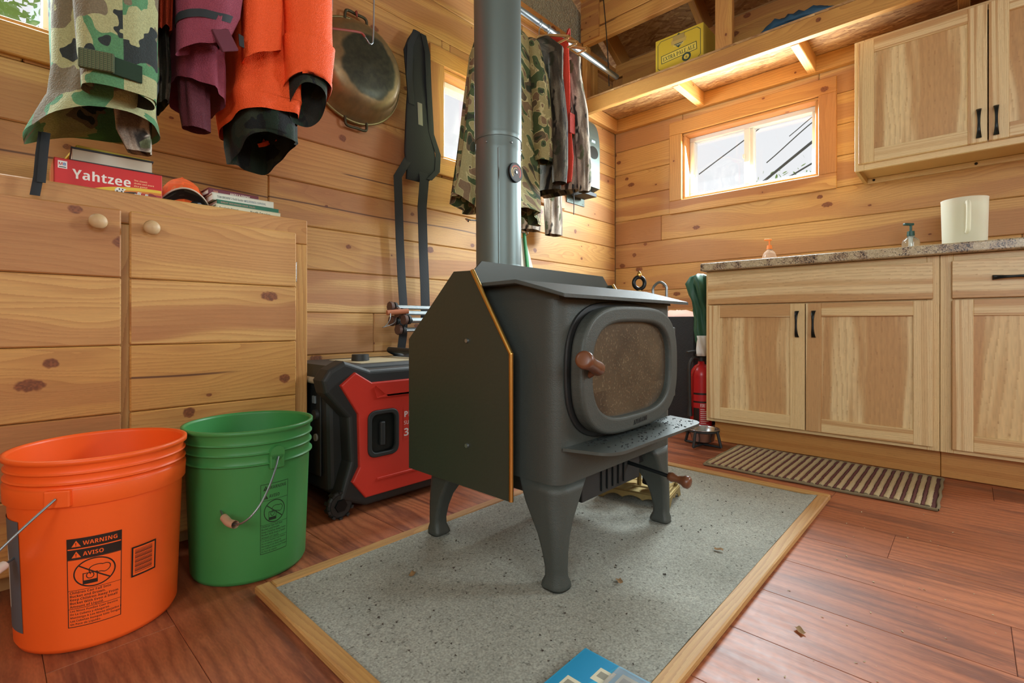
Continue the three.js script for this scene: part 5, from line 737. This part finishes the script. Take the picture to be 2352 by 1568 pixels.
  const ch = []; for (let i = 0; i < 6; i++) ch.push(put(new THREE.TorusGeometry(0.011, 0.0028, 8, 16), 0.024 + 0.003 * (i % 2), 1.135 + 0.012 * (i % 3), -0.02 + 0.012 * i, 0.5 * i, i, 0)); mesh('chain', merge(...ch), M.steel, q);
}
// ---------------------------------------------------------------- clothes rod along the left wall with clothes
{
  const r = thing('clothes_rod', 'long galvanized clothes rod hung high along the left wall', 'rod', [0, 0, 0]);
  mesh('pipe', rod([0.3, 2.15, 0.475], [0.3, 2.15, 3.75], 0.0145, 20), M.zinc, r);
  for (const z of [1.5, 2.2, 3.7]) mesh('bracket', merge(rbox(0.0205, 2.42, z - 0.02, 0.32, 2.445, z + 0.02, 0.003), rbox(0.29, 2.165, z - 0.006, 0.31, 2.42, z + 0.006, 0.002)), M.lumber, r);
}
const N = 56;
// rings of cloth: each row [y, half width along z, half width along x, centre z, centre x, fold depth]
function cloth(rows, o = {}) {
  const rings = [], k = o.folds || 6, ph = o.phase || 0;
  for (let j = 0; j < rows.length - 1; j++) { const S = o.steps || 6; for (let i = 0; i < S + (j === rows.length - 2 ? 1 : 0); i++) { const t = i / S, e = rows[j].map((a, q) => a + (rows[j + 1][q] - a) * (t * t * (3 - 2 * t) * 0.5 + t * 0.5)); rings.push(e); } }
  return loft(rings.map(([y, rz, rx, cz, cx, f], j) => Array.from({ length: N }, (_, i) => {
    const a = i / N * 6.2832, w = 1 + f * (Math.sin(k * a + ph + j * 0.06) * 0.6 + Math.sin((k * 2 - 1) * a - ph * 2 - j * 0.11) * 0.4) + f * 0.7 * (vn(j * 0.22 + ph, i * 0.35, 5) - 0.5), sq = 0.75;
    const c = Math.cos(a), s = Math.sin(a);
    return V(cx + Math.sign(c) * Math.abs(c) ** sq * rx * w, y + (o.hem ? o.hem(a, j / (rings.length - 1)) : 0) + (o.puff ? o.puff * Math.sin(j * 1.1) * 0.25 : 0), cz + Math.sign(s) * Math.abs(s) ** sq * rz * (w + (o.puff ? o.puff * (0.5 + 0.5 * Math.sin(j * 1.1)) : 0)));
  })), { capStart: o.cap !== false });
}
const fab = (map, s = 1.4, rough = 0.9, color = '#ffffff') => std(color, rough, { map: rep(map, s, s), side: THREE.DoubleSide, bumpMap: rep(noiseTex, 3, 3), bumpScale: 0.002 });
const plainFab = (c, rough = 0.85) => std(c, rough, { side: THREE.DoubleSide, bumpMap: rep(noiseTex, 4, 4), bumpScale: 0.003 });
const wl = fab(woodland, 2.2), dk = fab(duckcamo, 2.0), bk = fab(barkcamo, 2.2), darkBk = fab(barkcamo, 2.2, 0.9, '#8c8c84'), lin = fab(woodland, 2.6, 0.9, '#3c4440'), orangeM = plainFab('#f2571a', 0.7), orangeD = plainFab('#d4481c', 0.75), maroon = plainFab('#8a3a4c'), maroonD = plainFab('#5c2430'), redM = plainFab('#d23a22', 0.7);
const hangerM = std('#d8d8cc', 0.5), hangerW = std('#c09a62', 0.5);
function hanger(z, label, along, mat, x = 0.3) {
  const h = thing('clothes_hanger', label, 'hanger', [x, 2.166, z], along ? Math.PI / 2 : 0, 'hangers on the clothes rod');
  mesh('hook', tube([[0, -0.085, 0], [0, -0.05, 0], [0.016, -0.03, 0.0], [0.018, -0.008, 0], [0, 0.002, 0], [-0.017, -0.006, 0], [-0.019, -0.022, 0]], 0.0022, 30, 8), along ? mat : M.zinc, h);
  mesh('bar', merge(tube([[0, -0.085, 0], [0.09, -0.115, 0], [0.19, -0.16, 0]], 0.007, 16, 8), tube([[0, -0.085, 0], [-0.09, -0.115, 0], [-0.19, -0.16, 0]], 0.007, 16, 8), rod([-0.185, -0.165, 0], [0.185, -0.165, 0], 0.005, 8)), mat, h);
}
// woodland camouflage jacket
{
  const t = thing('camo_jacket', 'green woodland camouflage jacket with drooping hem at the far left', 'jacket');
  mesh('body', cloth([[2.03, 0.03, 0.07, 2.955, 0.3, 0.02], [1.95, 0.08, 0.16, 2.955, 0.3, 0.03], [1.7, 0.095, 0.16, 2.957, 0.31, 0.06], [1.4, 0.098, 0.15, 2.96, 0.33, 0.08], [1.2, 0.098, 0.14, 2.958, 0.34, 0.08], [1.13, 0.101, 0.14, 2.962, 0.345, 0.06], [1.06, 0.124, 0.14, 2.98, 0.35, 0.03]], { folds: 5, hem: (a, t) => (t > 0.85 ? (t - 0.85) / 0.15 : 0) * (-0.03 * Math.sin(a) + 0.02 * Math.cos(2 * a) + 0.02) }), wl, t);
  mesh('sleeve', cloth([[1.98, 0.05, 0.04, 2.955, 0.4, 0.02], [1.85, 0.075, 0.055, 2.957, 0.47, 0.04], [1.5, 0.078, 0.05, 2.958, 0.505, 0.06], [1.3, 0.072, 0.046, 2.956, 0.51, 0.07], [1.2, 0.07, 0.044, 2.954, 0.512, 0.05], [1.13, 0.063, 0.042, 2.954, 0.515, 0.02]], { folds: 4, phase: 1, hem: (a, t) => (t > 0.9 ? (t - 0.9) * 10 : 0) * (0.012 * Math.sin(a)) }), wl, t);
  mesh('cuff', cloth([[1.172, 0.068, 0.046, 2.954, 0.514, 0.01], [1.142, 0.067, 0.046, 2.954, 0.515, 0.01], [1.126, 0.066, 0.045, 2.954, 0.515, 0.01]], { cap: false, steps: 2 }), wl, t);
  mesh('cuff_tab', put(rbox(-0.006, -0.02, -0.03, 0.006, 0.02, 0.03, 0.003), 0.563, 1.17, 3.0, 0, -0.35, 0), fab(woodland, 9), t); mesh('velcro_patch', put(rbox(-0.003, -0.019, -0.028, 0.003, 0.019, 0.028, 0.002), 0.566, 1.168, 2.95, 0, 0.12, 0), plainFab('#35573c'), t);
  mesh('drawstring', ribbon([[0.37, 1.05, 3.07], [0.372, 1.0, 3.075], [0.37, 0.95, 3.078], [0.368, 0.905, 3.084]], [0, 0, 1], 0.017), M.web, t); mesh('drawstring', ribbon([[0.374, 1.05, 3.066], [0.376, 1.0, 3.07], [0.374, 0.935, 3.074]], [0, 0, 1], 0.015), M.web, t);
  hanger(2.955, 'wire hanger carrying the woodland camouflage jacket', false, hangerW);
  const b = thing('bark_camo_shirt', 'grey bark camouflage sleeve showing below the woodland jacket hem', 'shirt');
  mesh('sleeve', cloth([[1.9, 0.03, 0.03, 2.91, 0.32, 0.05], [1.4, 0.036, 0.032, 2.912, 0.36, 0.1], [1.15, 0.036, 0.03, 2.91, 0.37, 0.18], [1.09, 0.034, 0.028, 2.905, 0.375, 0.2], [1.045, 0.024, 0.022, 2.895, 0.38, 0.15]], { folds: 4, phase: 2 }), bk, b);
}
// thin orange vest and dark camo shirt between the jackets
{
  const v = thing('orange_vest', 'narrow orange vest squeezed between camouflage and maroon jackets', 'vest');
  mesh('body', cloth([[2.03, 0.01, 0.06, 2.836, 0.3, 0.02], [1.94, 0.015, 0.16, 2.843, 0.3, 0.04], [1.6, 0.016, 0.13, 2.842, 0.3, 0.1], [1.375, 0.016, 0.11, 2.842, 0.3, 0.12]], { folds: 7 }), orangeD, v);
  const s = thing('dark_camo_shirt', 'dark camouflage shirt edge hanging below the narrow orange vest', 'shirt');
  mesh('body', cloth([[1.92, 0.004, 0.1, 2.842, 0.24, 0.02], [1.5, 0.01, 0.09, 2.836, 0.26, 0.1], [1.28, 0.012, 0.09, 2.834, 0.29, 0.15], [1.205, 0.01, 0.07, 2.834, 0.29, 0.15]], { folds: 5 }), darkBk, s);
  hanger(2.836, 'wire hanger carrying the narrow orange vest', false, hangerW);
}
// maroon jacket
{
  const t = thing('maroon_jacket', 'maroon rain jacket with black cuff strap between camo and orange', 'jacket');
  mesh('body', cloth([[2.03, 0.03, 0.06, 2.76, 0.3, 0.02], [1.95, 0.055, 0.15, 2.76, 0.3, 0.04], [1.6, 0.058, 0.15, 2.762, 0.31, 0.06], [1.35, 0.058, 0.14, 2.765, 0.33, 0.07], [1.235, 0.06, 0.13, 2.766, 0.335, 0.08]], { folds: 6, phase: 0.5, hem: (a, t) => (t > 0.8 ? (t - 0.8) * 5 : 0) * 0.02 * Math.sin(a) }), maroon, t);
  mesh('sleeve', cloth([[1.98, 0.04, 0.04, 2.755, 0.4, 0.02], [1.8, 0.066, 0.05, 2.757, 0.45, 0.04], [1.52, 0.072, 0.052, 2.76, 0.475, 0.06], [1.42, 0.068, 0.05, 2.768, 0.48, 0.06], [1.35, 0.056, 0.044, 2.782, 0.485, 0.04], [1.31, 0.05, 0.04, 2.79, 0.485, 0.02]], { folds: 4, phase: 0.8, hem: (a, t) => (t > 0.85 ? (t - 0.85) / 0.15 : 0) * (-0.03 * Math.sin(a)) }), maroon, t);
  mesh('cuff_strap', cloth([[1.392, 0.064, 0.051, 2.777, 0.482, 0.01], [1.372, 0.061, 0.049, 2.78, 0.483, 0.01]], { cap: false, steps: 2, hem: (a) => -0.02 * Math.sin(a) }), M.web, t);
  mesh('tab', put(rbox(-0.004, -0.026, -0.024, 0.004, 0.026, 0.024, 0.003), 0.525, 1.335, 2.745, 0.5, 0.2, 0), maroon, t);
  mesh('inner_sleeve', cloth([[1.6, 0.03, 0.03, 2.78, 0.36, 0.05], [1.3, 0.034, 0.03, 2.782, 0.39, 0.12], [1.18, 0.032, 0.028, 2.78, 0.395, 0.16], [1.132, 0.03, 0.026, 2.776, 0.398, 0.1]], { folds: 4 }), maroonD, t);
  mesh('name_tag', put(box(-0.001, -0.016, -0.007, 0.001, 0.016, 0.007), 0.505, 1.36, 2.7, 0, 0.3, 0.1), M.black, t);
  hanger(2.76, 'wire hanger carrying the maroon rain jacket', false, hangerW);
}
// quilted orange jacket
{
  const t = thing('orange_jacket', 'quilted blaze orange hunting jacket with dark camo lining', 'jacket');
  mesh('body', cloth([[2.05, 0.03, 0.06, 2.575, 0.3, 0.02], [1.96, 0.09, 0.16, 2.575, 0.3, 0.03], [1.7, 0.1, 0.16, 2.578, 0.31, 0.06], [1.45, 0.1, 0.15, 2.585, 0.32, 0.09], [1.25, 0.098, 0.14, 2.59, 0.33, 0.09], [1.19, 0.092, 0.13, 2.592, 0.33, 0.06]], { folds: 5, phase: 2.2, puff: 0.08, hem: (a, t) => (t > 0.8 ? (t - 0.8) * 5 : 0) * (0.02 - 0.025 * Math.sin(a) + 0.035 * Math.cos(a)) }), orangeM, t);
  mesh('lining', cloth([[1.5, 0.088, 0.13, 2.585, 0.32, 0.08], [1.25, 0.086, 0.12, 2.585, 0.325, 0.09], [1.17, 0.086, 0.118, 2.583, 0.325, 0.1], [1.135, 0.082, 0.114, 2.58, 0.325, 0.1]], { folds: 5, phase: 2.2, hem: (a, t) => (t > 0.6 ? (t - 0.6) * 2.5 : 0) * (0.03 * Math.cos(a) - 0.02 * Math.sin(a) + 0.012 * Math.sin(3 * a)) }), lin, t);
  mesh('sleeve', cloth([[2.0, 0.04, 0.04, 2.55, 0.38, 0.02], [1.85, 0.062, 0.055, 2.53, 0.44, 0.04], [1.6, 0.066, 0.058, 2.51, 0.465, 0.05], [1.42, 0.066, 0.056, 2.505, 0.475, 0.05], [1.3, 0.06, 0.052, 2.508, 0.475, 0.03]], { folds: 3, puff: 0.1, phase: 1.4, hem: (a, t) => (t > 0.85 ? (t - 0.85) / 0.15 : 0) * (0.055 * Math.cos(a) - 0.02) }), orangeM, t);
  mesh('sleeve_lining', cloth([[1.5, 0.05, 0.045, 2.507, 0.47, 0.03], [1.36, 0.056, 0.047, 2.507, 0.473, 0.03], [1.262, 0.05, 0.043, 2.508, 0.474, 0.04]], { folds: 3, cap: false, hem: (a, t) => t * 0.05 * Math.cos(a) }), lin, t);
  mesh('front_sleeve', cloth([[1.98, 0.04, 0.04, 2.6, 0.38, 0.02], [1.8, 0.055, 0.05, 2.625, 0.43, 0.05], [1.5, 0.052, 0.046, 2.632, 0.46, 0.07], [1.36, 0.048, 0.04, 2.635, 0.465, 0.05]], { folds: 4, phase: 3, hem: (a, t) => (t > 0.85 ? (t - 0.85) / 0.15 : 0) * (-0.03 * Math.sin(a)) }), orangeM, t);
  hanger(2.575, 'wire hanger carrying the quilted orange jacket', false, hangerW);
}
// open trouser hangers with red bars
for (const [z, y, lab, L] of [[2.185, 1.64, 'steel trouser hanger with red bar nearest the round pan', 0.2], [2.345, 1.68, 'steel trouser hanger with red bar beside the orange jacket', 0.14]]) {
  const t = thing('trouser_hanger', lab, 'hanger', [0.3, y, z], 0, 'trouser hangers with red bars');
  mesh('wire', tube([[0, 0.5, 0.02], [0.004, 0.527, 0.012], [0, 0.53, -0.004], [0, 0.5, -0.006], [0, 0.3, -0.004], [0, 0.04, 0], [0, 0.006, 0.004], [0, 0, 0.014], [0, 0.012, 0.026], [0, 0.018, 0.035]], 0.0028, 70, 8), M.zinc, t);
  mesh('red_bar', tube([[0, 0.018, 0.034], [0, 0.026, 0.045], [0, 0.024, 0.06], [0, -0.004 * L * 40, 0.04 + L]], 0.0042, 20, 8), std('#8c4238', 0.5), t);
}
// clothes at the far end of the rod
{
  const t = thing('duck_camo_coat', 'old spotted camouflage coat hanging behind the stove pipe', 'coat');
  mesh('body', cloth([[2.06, 0.05, 0.02, 1.47, 0.3, 0.02], [2.0, 0.16, 0.05, 1.47, 0.3, 0.03], [1.8, 0.2, 0.06, 1.5, 0.31, 0.06], [1.5, 0.225, 0.065, 1.52, 0.32, 0.1], [1.25, 0.24, 0.07, 1.545, 0.33, 0.14], [1.13, 0.255, 0.07, 1.555, 0.33, 0.15]], { folds: 9, phase: 0.3, hem: (a, t) => (t > 0.85 ? (t - 0.85) / 0.15 : 0) * -0.03 * Math.sin(3 * a) }), dk, t);
  mesh('sleeve', cloth([[2.0, 0.04, 0.035, 1.33, 0.33, 0.03], [1.8, 0.05, 0.045, 1.32, 0.37, 0.05], [1.6, 0.052, 0.045, 1.315, 0.385, 0.07], [1.44, 0.05, 0.042, 1.31, 0.39, 0.05], [1.4, 0.046, 0.038, 1.31, 0.39, 0.03]], { folds: 4, phase: 2 }), dk, t);
  hanger(1.47, 'white hanger carrying the spotted camouflage coat', true, hangerM);
  const a = thing('bark_camo_jacket', 'dark bark camouflage jacket between spotted coat and red vest', 'jacket');
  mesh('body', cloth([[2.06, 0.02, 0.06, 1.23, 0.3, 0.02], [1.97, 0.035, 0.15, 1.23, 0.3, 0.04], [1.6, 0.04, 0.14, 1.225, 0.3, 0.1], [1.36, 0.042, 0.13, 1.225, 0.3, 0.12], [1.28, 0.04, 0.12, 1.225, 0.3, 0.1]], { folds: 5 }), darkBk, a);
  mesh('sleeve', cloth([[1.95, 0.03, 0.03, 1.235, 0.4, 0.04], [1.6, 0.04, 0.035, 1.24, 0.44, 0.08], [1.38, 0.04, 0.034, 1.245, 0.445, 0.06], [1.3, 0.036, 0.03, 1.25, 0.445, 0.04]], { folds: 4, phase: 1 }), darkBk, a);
  hanger(1.23, 'wooden hanger carrying the dark bark camouflage jacket', false, hangerW);
  const v = thing('red_hunting_vest', 'orange red hunting vest hanging among bark camouflage clothes', 'vest');
  mesh('body', cloth([[2.1, 0.014, 0.05, 1.165, 0.3, 0.02], [2.04, 0.022, 0.13, 1.165, 0.3, 0.04], [1.7, 0.024, 0.13, 1.16, 0.3, 0.1], [1.45, 0.026, 0.13, 1.15, 0.31, 0.12], [1.33, 0.026, 0.12, 1.15, 0.31, 0.1]], { folds: 6, phase: 1 }), redM, v);
  mesh('collar_loop', tube([[0.43, 2.04, 1.18], [0.44, 2.09, 1.165], [0.43, 2.04, 1.15]], 0.006, 20, 8), redM, v); mesh('pocket_flap', put(rbox(-0.003, -0.05, -0.022, 0.003, 0.05, 0.022, 0.002), 0.447, 1.62, 1.15), redM, v);
  hanger(1.165, 'wooden hanger carrying the red hunting vest', false, hangerW);
  const b = thing('bark_camo_coat', 'pale bark camouflage coat with drawcords nearest the room corner', 'coat');
  mesh('body', cloth([[2.06, 0.02, 0.06, 1.085, 0.3, 0.02], [1.98, 0.03, 0.15, 1.085, 0.3, 0.04], [1.6, 0.042, 0.14, 1.075, 0.3, 0.1], [1.36, 0.048, 0.13, 1.065, 0.3, 0.1], [1.31, 0.048, 0.12, 1.065, 0.3, 0.08]], { folds: 5, phase: 0.7 }), bk, b);
  mesh('sleeve', cloth([[1.97, 0.03, 0.03, 1.08, 0.4, 0.04], [1.7, 0.038, 0.038, 1.07, 0.44, 0.08], [1.42, 0.042, 0.036, 1.055, 0.45, 0.1], [1.34, 0.034, 0.03, 1.05, 0.45, 0.14], [1.295, 0.026, 0.026, 1.048, 0.45, 0.1]], { folds: 4, phase: 2 }), bk, b);
  mesh('drawcord', tube([[0.42, 1.33, 1.11], [0.43, 1.27, 1.112], [0.43, 1.22, 1.11], [0.432, 1.17, 1.115]], 0.0022, 20, 6), M.black, b); mesh('cord_lock', put(cyl(0.007, 0.007, 0.02, 10), 0.425, 1.315, 1.11), M.black, b);
  hanger(1.085, 'wooden hanger carrying the pale bark camouflage coat', false, hangerW);
  const p = thing('bark_camo_pants', 'bark camouflage trousers with two legs hanging lowest on the rod', 'trousers');
  for (const [z, ph] of [[1.06, 0], [0.855, 2]]) mesh('leg', cloth([[1.85, 0.05, 0.045, z > 1 ? 1.0 : 0.91, 0.085, 0.05], [1.5, 0.058, 0.045, z, 0.09, 0.1], [1.25, 0.06, 0.042, z, 0.095, 0.14], [1.14, 0.058, 0.038, z, 0.097, 0.12]], { folds: 4, phase: ph }), bk, p);
  mesh('waistband', cloth([[2.05, 0.03, 0.03, 0.955, 0.08, 0.05], [1.95, 0.08, 0.045, 0.955, 0.08, 0.06], [1.84, 0.1, 0.048, 0.955, 0.085, 0.06]], { folds: 6 }), bk, p);
  mesh('wall_peg', rod([0.001, 2.055, 0.955], [0.06, 2.065, 0.955], 0.006), M.zinc, p);
}
renderer.render(scene, camera);
